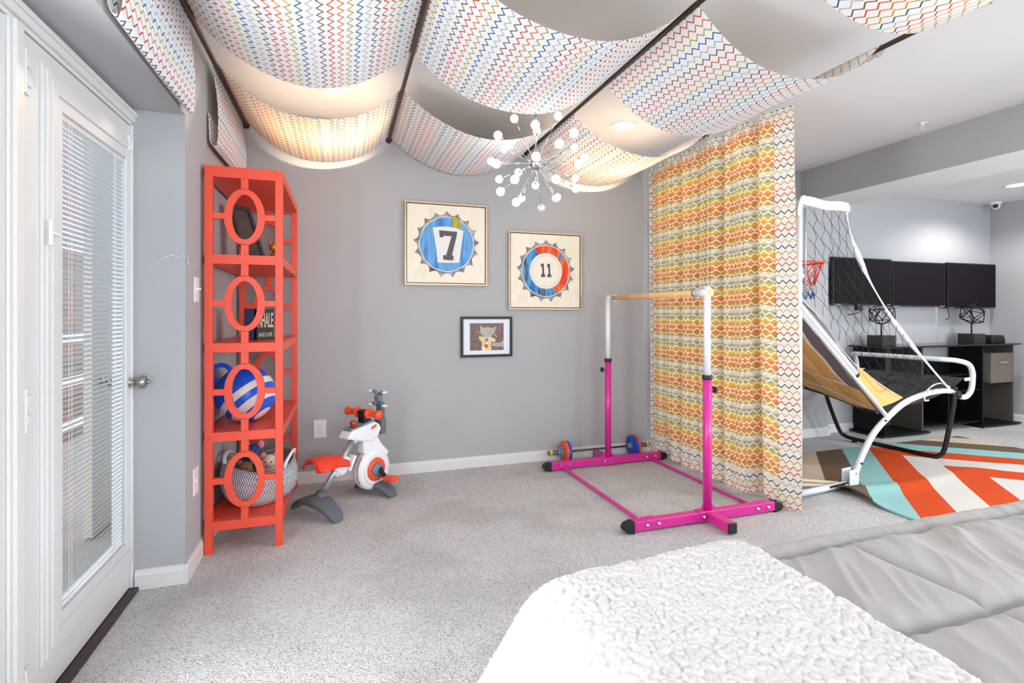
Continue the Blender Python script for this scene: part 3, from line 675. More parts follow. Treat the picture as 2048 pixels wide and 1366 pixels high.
# ------------------------------------------------------------ wall art
def frame_box(mb, x0, x1, z0, z1, w_, yf, yb, mi=0):
    mb.box(x0, x0+w_, yf, yb, z0, z1, mi).box(x1-w_, x1, yf, yb, z0, z1, mi).box(x0+w_, x1-w_, yf, yb, z0, z0+w_, mi).box(x0+w_, x1-w_, yf, yb, z1-w_, z1, mi)
def paint(name, stops, sx=14, sy=2.2, lr=None):
    m = bpy.data.materials.new(name); m.use_nodes = True; t = NT(m); bs = t.nt.nodes['Principled BSDF']
    tc = t.n('ShaderNodeTexCoord'); mp = t.n('ShaderNodeMapping'); mp.inputs['Scale'].default_value = (sx, 1, sy); t.l(tc.outputs['Object'], mp.inputs[0])
    n = t.noise(1.0, mp.outputs[0], 6)
    if lr:
        sp = t.n('ShaderNodeSeparateXYZ'); t.l(tc.outputs['Object'], sp.inputs[0])
        a = t.ramp(n, stops, False); b_ = t.ramp(n, lr, False)
        f_ = t.math('GREATER_THAN', t.math('ADD', t.math('ADD', sp.outputs[0], t.math('MULTIPLY', n, .1)), t.math('MULTIPLY', sp.outputs[2], .55)), .04)
        t.l(t.mix(f_, a, b_), bs.inputs['Base Color'])
    else: t.l(t.ramp(n, stops, False), bs.inputs['Base Color'])
    bs.inputs['Roughness'].default_value = .7; return m
canvas = paint('cream_canvas', [(.3, rgb(226, 214, 190)), (.45, rgb(240, 234, 218)), (.7, rgb(236, 228, 206))], 9, 3)
champ = mat('champagne_metal', rgb(206, 178, 148), .35, .5); champd = mat('dark_reveal', rgb(70, 46, 32), .6)
greym = paint('painted_cap_rim', [(.35, rgb(92, 84, 88)), (.5, rgb(150, 146, 148)), (.62, rgb(196, 190, 186)), (.7, rgb(110, 120, 160))], 22, 22)
def cap_picture(cx, cz, w_, h_, lbl, number):
    yf = 3.952; T = thing('framed_picture', lbl, 'picture', (cx, YB, cz))
    x0, x1, z0, z1 = cx-w_/2, cx+w_/2, cz-h_/2, cz+h_/2
    m = MB(); frame_box(m, x0, x1, z0, z1, .011, yf, YB-.001); m.build('frame', champ, T)
    MB().box(x0+.011, x1-.011, yf+.014, YB-.002, z0+.011, z1-.011).build('reveal', champd, T)
    MB().box(x0+.018, x1-.018, yf+.006, yf+.014, z0+.018, z1-.018).build('canvas', canvas, T)
    O = Vector((cx, yf+.006, cz)); EX, EZ = Vector((1, 0, 0)), Vector((0, 0, 1)); lay = [0]
    def sheet(poly, mt, name, off=None):
        lay[0] += 1; MB().prism(poly, O+Vector((0, -.0007*lay[0], 0)), EX, EZ, (0, .0006, 0)).build(name, mt, T)
    def circ(r, rx=None, n=56, c=(0, 0)): return [(c[0]+(rx or r)*math.cos(2*PI*k/n), c[1]+r*math.sin(2*PI*k/n)) for k in range(n)]
    ro, ri = (.262, .216)
    star = []; ns = 17
    for k in range(ns*8):
        a = 2*PI*k/(ns*8)+PI/2; q = abs(((k/8.0) % 1)-.5)*2; star.append(((ri+.012+(ro-ri-.012)*q**2.2)*math.cos(a), (ri+.012+(ro-ri-.012)*q**2.2)*math.sin(a)))
    sheet(star, greym, 'cap_crimp')
    sheet(circ(ri), mat('white_paint', rgb(226, 226, 226), .6), 'cap_highlight')
    if number == 7:
        sheet(circ(ri-.006), paint('blue_streaked_paint', [(.28, rgb(40, 84, 140)), (.42, rgb(64, 136, 204)), (.55, rgb(110, 170, 222)), (.66, rgb(90, 150, 210)), (.74, rgb(130, 160, 80))], 20, 3), 'cap_disc')
        S_ = .00053
        def px(L): return [((x-700)*S_, (652-y)*S_) for x, y in L]
        sheet(px([(775, 240), (860, 250), (905, 330), (915, 415), (780, 395)]), paint('green_streaks', [(.35, rgb(120, 150, 50)), (.5, rgb(170, 180, 60)), (.6, rgb(220, 150, 50))], 60, 8), 'green_patch')
        sheet(px([(490, 420), (560, 402), (690, 390), (820, 402), (950, 445), (925, 620), (885, 920), (700, 926), (560, 925), (540, 720)]), mat('off_white_paint', rgb(228, 230, 226), .7), 'keystone')
        sheet(px([(582, 452), (852, 462), (845, 530), (775, 812), (797, 816), (797, 886), (720, 888), (645, 880), (640, 815), (688, 812), (768, 532), (650, 530), (640, 556), (600, 556), (590, 535)][::-1]), mat('charcoal_paint', rgb(92, 84, 90), .7), 'number_seven')
    else:
        sheet(circ(ri-.006), paint('multicolour_streaked_paint', [(.30, rgb(24, 70, 120)), (.42, rgb(40, 120, 190)), (.54, rgb(90, 160, 214)), (.62, rgb(40, 60, 110)), (.7, rgb(140, 150, 50))], 14, 4, lr=[(.3, rgb(190, 40, 40)), (.45, rgb(226, 60, 30)), (.55, rgb(236, 110, 40)), (.62, rgb(130, 140, 160)), (.7, rgb(120, 60, 110))]), 'cap_disc')
        sheet(circ(.149, .145), mat('cream_paint', rgb(238, 232, 216), .7), 'centre_disc')
        lay[0] += 1; MB().annulus(O+Vector((0, -.0007*lay[0], 0)), EX, EZ, .127, .129, .1255, .1275, (0, .0006, 0), 64).build('fine_ring', mat('copper_line', rgb(170, 90, 50), .6), T)
        S_ = .000565; dk = mat('charcoal_paint_two', rgb(84, 80, 88), .7)
        for xo in (0, 98):
            one = [(558+xo, 560), (585+xo, 549), (604+xo, 556), (608+xo, 700), (624+xo, 712), (626+xo, 755), (595+xo, 748), (562+xo, 757), (562+xo, 712), (580+xo, 700), (576+xo, 605), (558+xo, 600)]
            lay[0] += (1 if xo == 0 else 0)
            MB().prism([((x-640)*S_, (660-y)*S_) for x, y in one][::-1], O+Vector((0, -.0007*lay[0], 0)), EX, EZ, (0, .0006, 0)).build('digit_one', dk, T)
cap_picture(.778, 1.770, .650, .640, 'square framed painting of a blue bottle cap with the number 7', 7)
cap_picture(1.612, 1.583, .652, .640, 'square framed painting of a red and blue bottle cap with the number 11', 11)
def cat_picture():
    cx, cz, w_, h_ = 1.105, 1.042, .428, .324; yf = 3.962; T = thing('framed_drawing', 'small black framed paper collage of a grey cat with a white mat', 'picture', (cx, YB, cz))
    m = MB(); frame_box(m, cx-w_/2, cx+w_/2, cz-h_/2, cz+h_/2, .020, yf, YB-.001); m.build('frame', M['black'], T, bevel=.002)
    MB().box(cx-w_/2+.02, cx+w_/2-.02, yf+.010, YB-.002, cz-h_/2+.02, cz+h_/2-.02).build('mat_board', mat('white_mat_board', rgb(226, 234, 244), .8), T)
    S_ = .000334; O = Vector((cx, yf+.010, cz)); lay = [0]
    def sh(L, mt, name):
        lay[0] += 1; MB().prism([((x-790)*S_, (677-y)*S_) for x, y in L], O+Vector((0, -.0005*lay[0], 0)), (1, 0, 0), (0, 0, 1), (0, .0004, 0)).build(name, mt, T)
    def ci(x, y, r, ry=None, n=18): return [(x+r*math.cos(2*PI*k/n), y+(ry or r)*math.sin(2*PI*k/n)) for k in range(n)]
    g1 = mat('grey_paper', rgb(178, 174, 178), .9); ye = mat('yellow_paper', rgb(230, 208, 150), .9)
    sh([(372, 350), (1215, 350), (1215, 1003), (372, 1003)], paint('brown_paper', [(.35, rgb(108, 88, 90)), (.6, rgb(132, 112, 110))], 40, 40), 'paper_ground')
    sh([(905, 820), (1130, 830), (1200, 760), (1230, 850), (1205, 925), (1100, 920), (920, 900)], g1, 'cat_tail')
    sh([(662, 1003), (668, 800), (585, 705), (610, 660), (700, 675), (870, 670), (1010, 735), (1000, 805), (890, 800), (905, 985), (880, 1003)], ye, 'cat_body')
    sh([(620, 400), (715, 462), (810, 438), (920, 470), (1028, 425), (985, 590), (900, 665), (800, 690), (690, 655), (625, 590)], g1, 'cat_head')
    for x in (708, 872):
        sh(ci(x, 525, 42, 38), mat('eye_yellow', rgb(226, 206, 120), .8), 'cat_eye'); sh(ci(x, 530, 9, 26), M['black'], 'pupil')
    sh(ci(780, 590, 26, 20), mat('nose_pink', rgb(226, 170, 190), .8), 'cat_nose')
    sh([(512, 545), (618, 570), (618, 582), (512, 556)], ye, 'whisker'); sh([(965, 605), (980, 600), (1045, 690), (1032, 695)], ye, 'whisker')
    sh(ci(780, 750, 44), mat('paper_blue', rgb(130, 140, 200), .9), 'paper_dot'); sh(ci(770, 900, 46), mat('paper_orange', rgb(226, 90, 40), .9), 'paper_dot'); sh(ci(712, 955, 40), M['white'], 'paper_dot'); sh(ci(790, 830, 24), M['white'], 'paper_dot')
cat_picture()


# ------------------------------------------------------------ ballet barre
def barre():
    xc, yf, yb = 2.05, 2.51, 3.70; P, Wm = M['pink'], M['white']
    T = thing('ballet_barre', 'freestanding ballet barre with wooden rail, white posts and magenta base', 'ballet barre', (xc, (yf+yb)/2, 0))
    for y, sg, zt in ((yf, -1, 1.385), (yb, 1, 1.372)):
        m = MB(); m.box(1.545, 2.535, y-.025, y+.025, .012, .066)
        m.box(xc-.027, xc+.027, min(y+sg*.025, y+sg*.205), max(y+sg*.025, y+sg*.205), .012, .066)
        m.box(xc-.075, xc+.075, y-.029, y+.029, .009, .070)
        F = m.build('foot_rail', P, T, bevel=.003)
        for x, s in ((1.545, -1), (2.535, 1)): MB().prism([(0, .0), (s*.05, .010), (s*.066, .03), (s*.05, .058), (0, .07)][::(1 if s > 0 else -1)], (x, y-.027, 0), (1, 0, 0), (0, 0, 1), (0, .054, 0)).build('rubber_end_cap', M['black'], T, bevel=.003)
        MB().box(xc-.028, xc+.028, min(y+sg*.200, y+sg*.212), max(y+sg*.200, y+sg*.212), .010, .067).build('rubber_end_cap', M['black'], T, bevel=.003)
        for x in (1.625, 1.70, xc-.045, 2.40, 2.48): MB().lathe((x, y-.0295 if abs(x-xc) < .1 else y-.0255, .042), (0, -1, 0), [(.011, 0), (.010, .004), (.007, .007), (.006, .012), (.001, .014)], 12).build('bolt', M['zinc'], T)
        MB().tube([(xc, y, .066), (xc, y, .840)], .0255, 28).build('lower_post', P, T)
        for s in (-1, 1): MB().prism([(0, 0), (.030, 0), (0, .045)][::s], (xc+s*.0245, y-.0015, .068), (s, 0, 0), (0, 0, 1), (0, .003, 0)).build('gusset', P, T)
        MB().lathe((xc, y, .838), (0, 0, 1), [(.0275, 0), (.0285, .004), (.0285, .022), (.0275, .026)], 28).build('collar', M['black'], T)
        MB().tube([(xc, y, .84), (xc, y, zt)], .0205, 28).lathe((xc, y, zt-.0005), (0, 0, 1), [(.0205, 0), (.016, .004), (.001, .005)], 28).build('upper_post', Wm, T)
        if sg < 0:
            h = MB()
            for i in range(9): h.lathe((xc+.0085, y-.0186, .905+i*.0475), (.42, -.9, 0), [(.0035, 0), (.0035, .0004)], 10)
            h.build('adjustment_hole', M['black'], T)
        # tee fitting for the rail
        MB().tube([(xc, y-sg*.0*1+(-.026 if sg < 0 else .026), 1.352), (xc, y+(.085 if sg < 0 else -.085), 1.352)], .0245, 24).build('rail_tee', Wm, T)
        MB().tube([(xc, y+(.083 if sg < 0 else -.083), 1.352), (xc, y+(.115 if sg < 0 else -.115), 1.352)], .0262, 24).build('tee_collar', M['silver'], T)
        if sg < 0: MB().lathe((xc, y-.0262, 1.352), (0, -1, 0), [(.0195, 0), (.019, .003)], 20).build('rail_end', M['wood'], T)
        # clamp knob
        kx = xc+(.026 if sg < 0 else -.026); sx = 1 if sg < 0 else -1; kz = .775
        st = MB().lathe((kx, y, kz), (sx, 0, 0), [(.009, 0), (.009, .01), (.005, .012), (.005, .02)], 12).build('knob_stem', P, T)
        k = MB(); pts = [((.018+.0035*math.cos(6*a))*math.cos(a), (.018+.0035*math.cos(6*a))*math.sin(a)) for a in [2*PI*i/48 for i in range(48)]]
        k.prism(pts, (kx+sx*.020, y, kz), (0, sx, 0), (0, 0, 1), (sx*.016, 0, 0)); k.build('clamp_knob', M['black'], T, bevel=.002)
    MB().tube([(xc, yf+.09, 1.352), (xc, yb-.09, 1.352)], .0192, 24).build('wooden_rail', M['wood'], T)
    for x in (1.655, 2.46):
        MB().box(x-.011, x+.011, yf+.03, yb-.03, .008, .022).box(x-.045, x+.045, yf+.0255, yf+.030, .010, .070).box(x-.045, x+.045, yb-.030, yb-.0255, .010, .066).build('floor_brace', P, T, bevel=.002)
barre()

# ------------------------------------------------------------ toy barbell
def barbell():
    y, z = 3.872, .0885; T = thing('toy_barbell', 'toy barbell with red and blue discs lying along the back wall', 'toy barbell', (2.07, y, 0))
    MB().tube([(1.72, y, z), (2.44, y, z)], .0085, 14).build('bar', mat('dark_bar', rgb(70, 68, 72), .4), T)
    for x, s in ((1.752, -1), (2.395, 1)):
        g = [(.0875, 0), (.0885, .004), (.0885, .017), (.086, .021), (.05, .0205), (.045, .023)]
        near = M['orange']; 
        MB().lathe((x, y, z), (s, 0, 0), g, 48).build('disc_outer', M['orange'], T)
        MB().lathe((x-s*.001, y, z), (-s, 0, 0), g, 48).build('disc_inner', M['blue'], T)
        MB().lathe((x+s*.022, y, z), (s, 0, 0), [(.020, 0), (.020, .13), (.019, .132)], 24).build('sleeve', M['greyp'], T)
        n = MB(); pts = [((.040+.005*math.cos(8*a))*math.cos(a), (.040+.005*math.cos(8*a))*math.sin(a)) for a in [2*PI*i/64 for i in range(64)]]
        n.prism(pts, (x+s*.024, y, z), (0, s, 0), (0, 0, 1), (s*.024, 0, 0)).lathe((x+s*.048, y, z), (s, 0, 0), [(.03, 0), (.024, .02)], 20); n.build('spin_nut', M['greyl'], T, bevel=.001)
        MB().lathe((x-s*.022, y, z), (-s, 0, 0), [(.03, 0), (.022, .02), (.014, .04)], 20).build('inner_hub', M['greyl'], T)
        MB().lathe((x+s*.122, y, z), (s, 0, 0), [(.0225, 0), (.0225, .018), (.018, .022)], 24).build('end_band', M['yellow'], T)
barbell()

# ------------------------------------------------------------ toy exercise bike
def bike():
    O = Vector((-.17, 3.31, 0)); F = Vector((.772, .636, 0)).normalized(); L = Vector((-F.y, F.x, 0)); U = Vector((0, 0, 1))
    T = thing('toy_exercise_bike', 'small white and grey toy exercise bike with red saddle by the back wall', 'toy bike', O+F*.25)
    def p(x, y, z): return O+F*x+L*y+U*z
    def side(poly, y0, y1, mt, name, bevel=.006):   # profile in the side plane
        return MB().prism(poly, p(0, y0, 0), F, U, L*(y1-y0)).build(name, mt, T, bevel=bevel, seg=3)
    G, Wt = M['greyp'], M['white']
    def foot(xc, half, name, dx=.085, hh=.085):
        # arched foot running across the bike, tips on the floor
        n = 22; Gd = np.zeros((n, 13, 3))
        for i in range(n):
            s = -1+2*i/(n-1); y = s*half; zc = hh*(1-abs(s)**2.2)+.018; th = .034+.022*(1-abs(s)); wd = dx*(.62+.38*(1-abs(s)**2)) if abs(s) < .995 else dx*.5
            for j in range(13):
                a = 2*PI*j/12; ca, sa = math.cos(a), math.sin(a); q = .55
                px_ = wd/2*math.copysign(abs(ca)**q, ca); pz = th/2*math.copysign(abs(sa)**q, sa)
                Gd[i, j] = p(xc+px_, y, max(.001, zc+pz-.002))
        m = MB().grid(Gd)
        for e in (0, n-1): m.add([Gd[e, j] for j in range(12)], [tuple(range(12))], 0)
        return m.build(name, G, T)
    foot(.03, .205, 'rear_foot', .13, .075); foot(.50, .175, 'front_foot', .12, .05)
    m = MB(); m.tube([p(.050, 0, .085), p(.075, 0, .135)], [.045, .030], 20, sx=1, sy=1.1); m.build('tube_socket', G, T)
    m = MB(); m.tube([p(.070, 0, .12), p(.20, 0, .270), p(.33, 0, .430)], .0195, 20); m.build('frame_tube', M['silver'], T)
    # saddle: wide rear hump narrowing to a turned-up nose, plus white shell
    n, k = 20, 17; Gd = np.zeros((n, k, 3))
    for i in range(n):
        s = i/(n-1); x = -.015+.265*s; wd = .115*(1-.0*s)*(1-.60*max(0, (s-.25)/.75)**1.1) if s > .12 else .115*(.55+.45*(s/.12)**.6)
        zc = .352+.020*math.sin(s*PI*1.1)-.045*s+.035*max(0, s-.8)
        for j in range(k):
            a = -1+2*j/(k-1); y = wd*a; drop = .075*abs(a)**2.4*(1-.25*s)+.012*(1-abs(a))*(1 if s < .5 else .3)
            Gd[i, j] = p(x, y, zc-drop)
    MB().grid(Gd).build('saddle', M['redp'], T, solid=.007)
    side([(.10, .300), (.235, .318), (.262, .300), (.232, .215), (.195, .200), (.150, .245)], -.034, .034, Wt, 'saddle_shell', .008)
    m = MB(); m.obox(p(.265, 0, .268), (F*.30+U*.52)*.085, L*.055, (F*.87-U*.5)*.010); m.build('saddle_back_plate', Wt, T, bevel=.006)
    m = MB(); m.tube([p(.16, 0, .205), p(.20, 0, .262)], .027, 18); m.build('height_clamp', Wt, T)
    # flywheel housing
    wc = p(.468, 0, .176); R = .139
    MB().lathe(wc-L*.042, L, [(.02, 0), (.085, 0), (R-.022, .002), (R-.006, .012), (R, .028), (R, .056), (R-.006, .072), (R-.022, .082), (.085, .084), (.02, .084)], 56).build('flywheel_housing', Wt, T)
    for s in (-1, 1):
        c = wc+L*s*.042
        MB().lathe(c, L*s, [(.103, 0), (.101, .004), (.098, .0045), (.078, .0045), (.076, 0)], 48).build('housing_ring', Wt, T)
        MB().lathe(c, L*s, [(.076, 0), (.074, .010), (.052, .014), (.044, .012)], 44).build('hub_ring', M['orange'], T)
        MB().lathe(c+L*s*.010, L*s, [(.046, 0), (.044, .012), (.034, .014), (.033, .022), (.024, .024), (.023, .034), (.010, .036)], 36).build('hub_cap', M['greyl'], T)
        a = Vector(F*.72*s*-1+U*.69*s).normalized() if s > 0 else (F*.60-U*.80).normalized()
        e = c+L*s*.045+a*.075
        MB().obox(c+L*s*.043+a*.034, a*.048, L*.008, a.cross(L)*.015).lathe(c+L*s*.03, L*s, [(.022, 0), (.022, .022)], 18).build('crank_arm', M['black'], T, bevel=.004)
        MB().obox(e+L*s*.05, F*.034, L*.046, U*.013).obox(e+L*s*.05+U*.013, F*.024, L*.040, U*.004).build('pedal', M['orange'], T, bevel=.005)
    # red light strip on the rim
    st = [wc+(-F*math.cos(a)+U*math.sin(a))*(R+.001)-L*.018 for a in [(-.55+.12*i) for i in range(12)]]
    MB().tube(st, .0028, 8).build('rim_stripe', mat('red_stripe', rgb(180, 40, 56), .4), T)
    # neck and head
    side([(.372, .300), (.366, .392), (.44, .385), (.492, .398), (.520, .350), (.600, .262), (.560, .235), (.43, .262)], -.035, .035, Wt, 'neck_housing', .010)
    side([(.222, .426), (.262, .474), (.338, .484), (.40, .494), (.452, .502), (.492, .482), (.512, .448), (.485, .396), (.441, .374), (.359, .384)], -.052, .052, Wt, 'head_housing', .014)
    side([(.255, .462), (.262, .480), (.34, .493), (.42, .512), (.455, .510), (.45, .495), (.338, .478)], -.040, .040, M['greyl'], 'dashboard', .006)
    MB().tube([p(.30, 0, .385), p(.42, 0, .40)], .024, 16).build('head_strut', M['silver'], T)
    MB().lathe(p(.305, -.008, .484), U, [(.020, 0), (.018, .016), (.021, .022), (.024, .032), (.018, .043), (.006, .047), (.001, .0475)], 24).build('jump_button', M['amber'], T)
    MB().ball(p(.352, .004, .496), .016, 14, 8, sc=(1.5, 1, .5)).build('round_button', M['green'], T)
        # handlebar
    MB().obox(p(.405, 0, .540), F*.030, L*.034, U*.044).build('handlebar_clamp', M['black'], T, bevel=.010)
    MB().tube([p(.395, -.15, .565), p(.395, .15, .565)], .013, 16).build('handlebar', M['black'], T)
    for s in (-1, 1):
        MB().lathe(p(.395, s*.045, .565), L*s, [(.034, 0), (.036, .006), (.030, .016), (.022, .024), (.021, .060), (.024, .085), (.030, .095), (.030, .106), (.022, .113), (.002, .115)], 28).build('grip', M['orange'], T)
    # tablet holder
    MB().obox(p(.530, 0, .440), F*.040, L*.030, U*.020).build('holder_arm', G, T, bevel=.005)
    MB().obox(p(.548, 0, .452), F*.024, L*.034, U*.055).build('holder_sleeve', G, T, bevel=.006)
    MB().obox(p(.548, 0, .535), F*.017, L*.027, U*.080).build('holder_post', M['greyp'], T, bevel=.005)
    h = MB(); c = p(.530, 0, .645); h.lathe(c+F*.01, -F, [(.030, 0), (.030, .022), (.020, .028), (.002, .029)], 24)
    for sy in (-1, 1):
        for sz in (-1, 1):
            h.tube([c+L*sy*.006+U*sz*.022, c+L*sy*.036+U*sz*.044, c+L*sy*.062+U*sz*(.044 if sz > 0 else .040)], [.015, .012, .010], 10)
    h.build('holder_cross', M['greyl'], T)
    for sy in (-1, 1):
        for sz in (-1, 1):
            MB().ball(c+L*sy*.068+U*sz*.046-F*.010, .017, 14, 8, sc=(1.25, 1.25, .55)).build('holder_grip', Wt, T)
    a = (F*.80+U*.28).normalized(); up2 = (U*.96-F*.28).normalized(); o = p(.440, -.0522, .468)
    MB().prism([(-.024, -.009), (.024, -.009), (.024, .009), (-.024, .009)], o, a, up2, -L*.0006).build('maker_badge', mat('red_badge', rgb(206, 40, 36), .4), T)
    text_obj('Fisher-Price', .0105, mat('badge_white', rgb(240, 220, 216), .5), o-L*.0008, a, up2, T, sx=.8, depth=.0001)
bike()

# ------------------------------------------------------------ noise for soft goods
def hash2(ix, iy, s):
    h = (ix.astype(np.int64)*374761393+iy.astype(np.int64)*668265263+s*1274126177) & 0x7fffffff
    h = ((h ^ (h >> 13))*1274126177) & 0x7fffffff
    return ((h ^ (h >> 16)) & 0xffff)/65535.0
def vnoise(x, y, s=0):
    ix, iy = np.floor(x), np.floor(y); fx, fy = x-ix, y-iy; fx = fx*fx*(3-2*fx); fy = fy*fy*(3-2*fy)
    a, b_, c, d = hash2(ix, iy, s), hash2(ix+1, iy, s), hash2(ix, iy+1, s), hash2(ix+1, iy+1, s)
    return (a*(1-fx)+b_*fx)*(1-fy)+(c*(1-fx)+d*fx)*fy
def worley(x, y, s=0):
    ix, iy = np.floor(x), np.floor(y); best = np.full(x.shape, 9.0)
    for dx in (-1, 0, 1):
        for dy in (-1, 0, 1):
            cx, cy = ix+dx, iy+dy; px_, py_ = cx+hash2(cx, cy, s), cy+hash2(cx, cy, s+7)
            best = np.minimum(best, (px_-x)**2+(py_-y)**2)
    return np.sqrt(best)

# ------------------------------------------------------------ bed, comforter, fleece throw
T = thing('bed', 'low bed hidden under the comforter and the white throw', 'bed', (1.45, .35, 0))
MB().box(.52, 2.42, -.33, 1.00, .30, .555).build('mattress', mat('mattress_ticking', rgb(225, 222, 216), .9), T, bevel=.04, seg=4)
MB().box(.53, 2.41, -.32, .99, .14, .30).build('bed_base', mat('dark_bed_base', rgb(70, 64, 60), .8), T, bevel=.01)
for x in (.58, 2.36):
    for y in (-.27, .94): MB().box(x-.03, x+.03, y-.03, y+.03, 0, .14).build('leg', M['black'], T)
BT = .582
def drape(a, lim, r, slope=0.0):
    """distance a past the edge lim along the cloth -> (outward, drop)"""
    t = np.maximum(a-lim, 0); q = np.clip(t/r, 0, PI/2*(1-slope)); ex = np.maximum(t-r*PI/2*(1-slope), 0)
    am = PI/2*(1-slope)
    return np.minimum(a, lim)+r*np.sin(q)+ex*math.cos(am), r*(1-np.cos(q))+ex*math.sin(am)
def comforter():
    xs = np.arange(.50, 2.47, .0065); ys = np.arange(-.30, 1.42, .0065)
    A, B = np.meshgrid(xs, ys, indexing='ij')
    Y, dr = drape(B, 1.03, .085)
    seamY = [1.012, .692, .36, .02]; seamX = [1.262, 1.92]
    z = np.full(A.shape, BT+.010)
    puff = np.ones(A.shape)
    for s in seamY: puff = np.minimum(puff, 1-np.exp(-np.abs(B-s-.006*np.sin(A*9))/.016))
    for s in seamX: puff = np.minimum(puff, np.where(B < 1.01, 1-.75*np.exp(-np.abs(A-s-.004*np.sin(B*12))/.009), 1))
    puff = np.minimum(puff, 1)
    z += .024*puff
    rot = A*.55+B*.9
    wr = np.zeros(A.shape)
    for (f_, g_, am, s) in ((7, 1.6, .009, 1), (15, 3, .008, 2), (34, 6, .004, 3)):
        n = vnoise((A*.8-B*.6)*f_+vnoise(A*5, B*5, 9)*1.6, (A*.6+B*.8)*g_, s); wr += am*(1-np.abs(2*n-1))**2
    z += wr*(.35+.65*puff)*np.where(B > 1.02, .35, 1)
    z += .008*vnoise(A*4, B*4, 5)
    for s in seamY: z += .0045*np.sin(A*95+5*vnoise(A*14, B*3, 31))*np.exp(-(np.abs(B-s-.006*np.sin(A*9))/.030))*vnoise(A*9, B*9, 32)-.005*np.exp(-((B-s-.006*np.sin(A*9))/.006)**2)
    z -= dr
    out = Y+.010*(vnoise(A*7, B*3, 6)-.5)*np.where(dr > .02, 1, 0)
    G = np.stack([A, out, np.maximum(z, .16)], -1)
    mb = MB().grid(G)
    m = mat('grey_cotton_comforter', rgb(160, 158, 157), .85, bump=.06, bscale=500, spec=.2, sheen=.2)
    o = mb.build('comforter', m); tag(o, 'light grey quilted comforter with stitched squares covering the bed', 'comforter')
comforter()
def throw():
    st = .0034
    xs = np.arange(-.06, .978, st); ys = np.arange(-.28, 1.36, st)     # cloth coordinates; left and far sides hang
    A, B = np.meshgrid(xs, ys, indexing='ij')
    Y, d1 = drape(B, 1.03, .075); X_, d2 = drape(-A+2*.50, .50, .14, slope=.38); X = 1.0-X_
    edge = np.clip((.978-A)/.02, 0, 1)
    z = BT+.046-.022*(1-edge)**2-d1-d2
    z += .014*np.exp(-((A-.88)/.20)**2-((B-.98)/.30)**2)+.008*vnoise(A*5, B*4, 11)
    w_ = worley(A/.0105+.7*vnoise(A*70, B*70, 3), B/.0135+.7*vnoise(A*70, B*70, 4), 1); w2 = worley(A/.0055, B/.006, 5)
    h = .0085*(1-np.clip(w_, 0, 1)**1.8)+.004*(1-np.clip(w2, 0, 1))+.005*vnoise(A*28, B*28, 21)
    P = np.stack([X, Y, z], -1)
    P[..., 0] += .010*(vnoise(B*30, A*4, 8)-.5)*(A > .95)
    gu = np.gradient(P, axis=0); gv = np.gradient(P, axis=1); N = np.cross(gu, gv); N /= np.linalg.norm(N, axis=-1, keepdims=True)+1e-9
    P = P+N*h[..., None]
    P[..., 2] = np.maximum(P[..., 2], .12)
    P = P[:, :, :]
    mb = MB().grid(P)
    m = mat('white_sherpa_fleece', rgb(211, 210, 210), 1, spec=.03)
    o = mb.build('fleece_throw', m); tag(o, 'white sherpa fleece throw over the left end of the bed', 'blanket')
throw()

# ------------------------------------------------------------ rug
def rug():
    m = bpy.data.materials.new('chevron_rug_wool'); m.use_nodes = True; t = NT(m); bs = t.nt.nodes['Principled BSDF']
    uv = t.n('ShaderNodeUVMap', uv_map='UVMap'); sp = t.n('ShaderNodeSeparateXYZ'); t.l(uv.outputs[0], sp.inputs[0]); x, y = sp.outputs[0], sp.outputs[1]
    dx = t.math('SUBTRACT', x, 4.56); a = t.math('MULTIPLY', t.math('MAXIMUM', t.math('MULTIPLY', dx, -1.0), 0.0), 1.0); c = t.math('MULTIPLY', t.math('MAXIMUM', dx, 0.0), .85)
    q = t.math('ADD', t.math('ADD', y, a), c)
    idx = t.math('DIVIDE', t.math('SUBTRACT', q, 2.49-.31*2), .31*8)
    te, orr, wh, brn, be = rgb(146, 196, 196), rgb(208, 82, 44), rgb(212, 209, 205), rgb(112, 94, 80), rgb(206, 190, 172)
    col = t.ramp(idx, [wh, wh, orr, wh, orr, te, brn, be, ])
    far = t.math('GREATER_THAN', idx, 1.0)
    col = t.mix(far, col, brn)
    t.l(col, bs.inputs['Base Color']); bs.inputs['Roughness'].default_value = 1; bs.inputs['Specular IOR Level'].default_value = .05
    tc = t.n('ShaderNodeTexCoord'); bp = t.n('ShaderNodeBump'); bp.inputs['Strength'].default_value = .5; bp.inputs['Distance'].default_value = .004
    t.l(t.noise(260, tc.outputs['Object']), bp.inputs['Height']); t.l(bp.outputs[0], bs.inputs['Normal'])
    xs = np.linspace(3.21, 5.80, 130); ys = np.linspace(1.55, 3.43, 100); X, Y = np.meshgrid(xs, ys, indexing='ij')
    r_ = (X-3.21)+(Y-2.62)*.15
    bump = .040*np.exp(-((Y-2.60-.05*np.sin(X*3))/.075)**2)*np.exp(-np.clip(X-3.21, 0, 9)/.9)
    bump += .03*np.exp(-((X-3.21)/.06)**2)*np.exp(-((Y-2.45)/.13)**2)
    Z = .013+bump+.002*vnoise(X*6, Y*6, 2)
    Xd = X+.05*np.exp(-((Y-2.50)/.10)**2)*np.exp(-(X-3.21)/.1)
    top = np.stack([Xd, Y, Z], -1); UV = np.stack([X, Y], -1)
    mb = MB().grid(top, UV)
    # edge skirt
    for sl in ((0, slice(None)), (-1, slice(None)), (slice(None), 0), (slice(None), -1)):
        E_ = top[sl]; low = E_.copy(); low[:, 2] -= .012; low[:, 2] = np.maximum(low[:, 2], .0005); mb.grid(np.stack([E_, low], 1), np.stack([UV[sl], UV[sl]], 1))
    o = mb.build('chevron_rug', m); tag(o, 'chevron rug in orange, teal, brown and cream under the basketball game', 'rug')
rug()

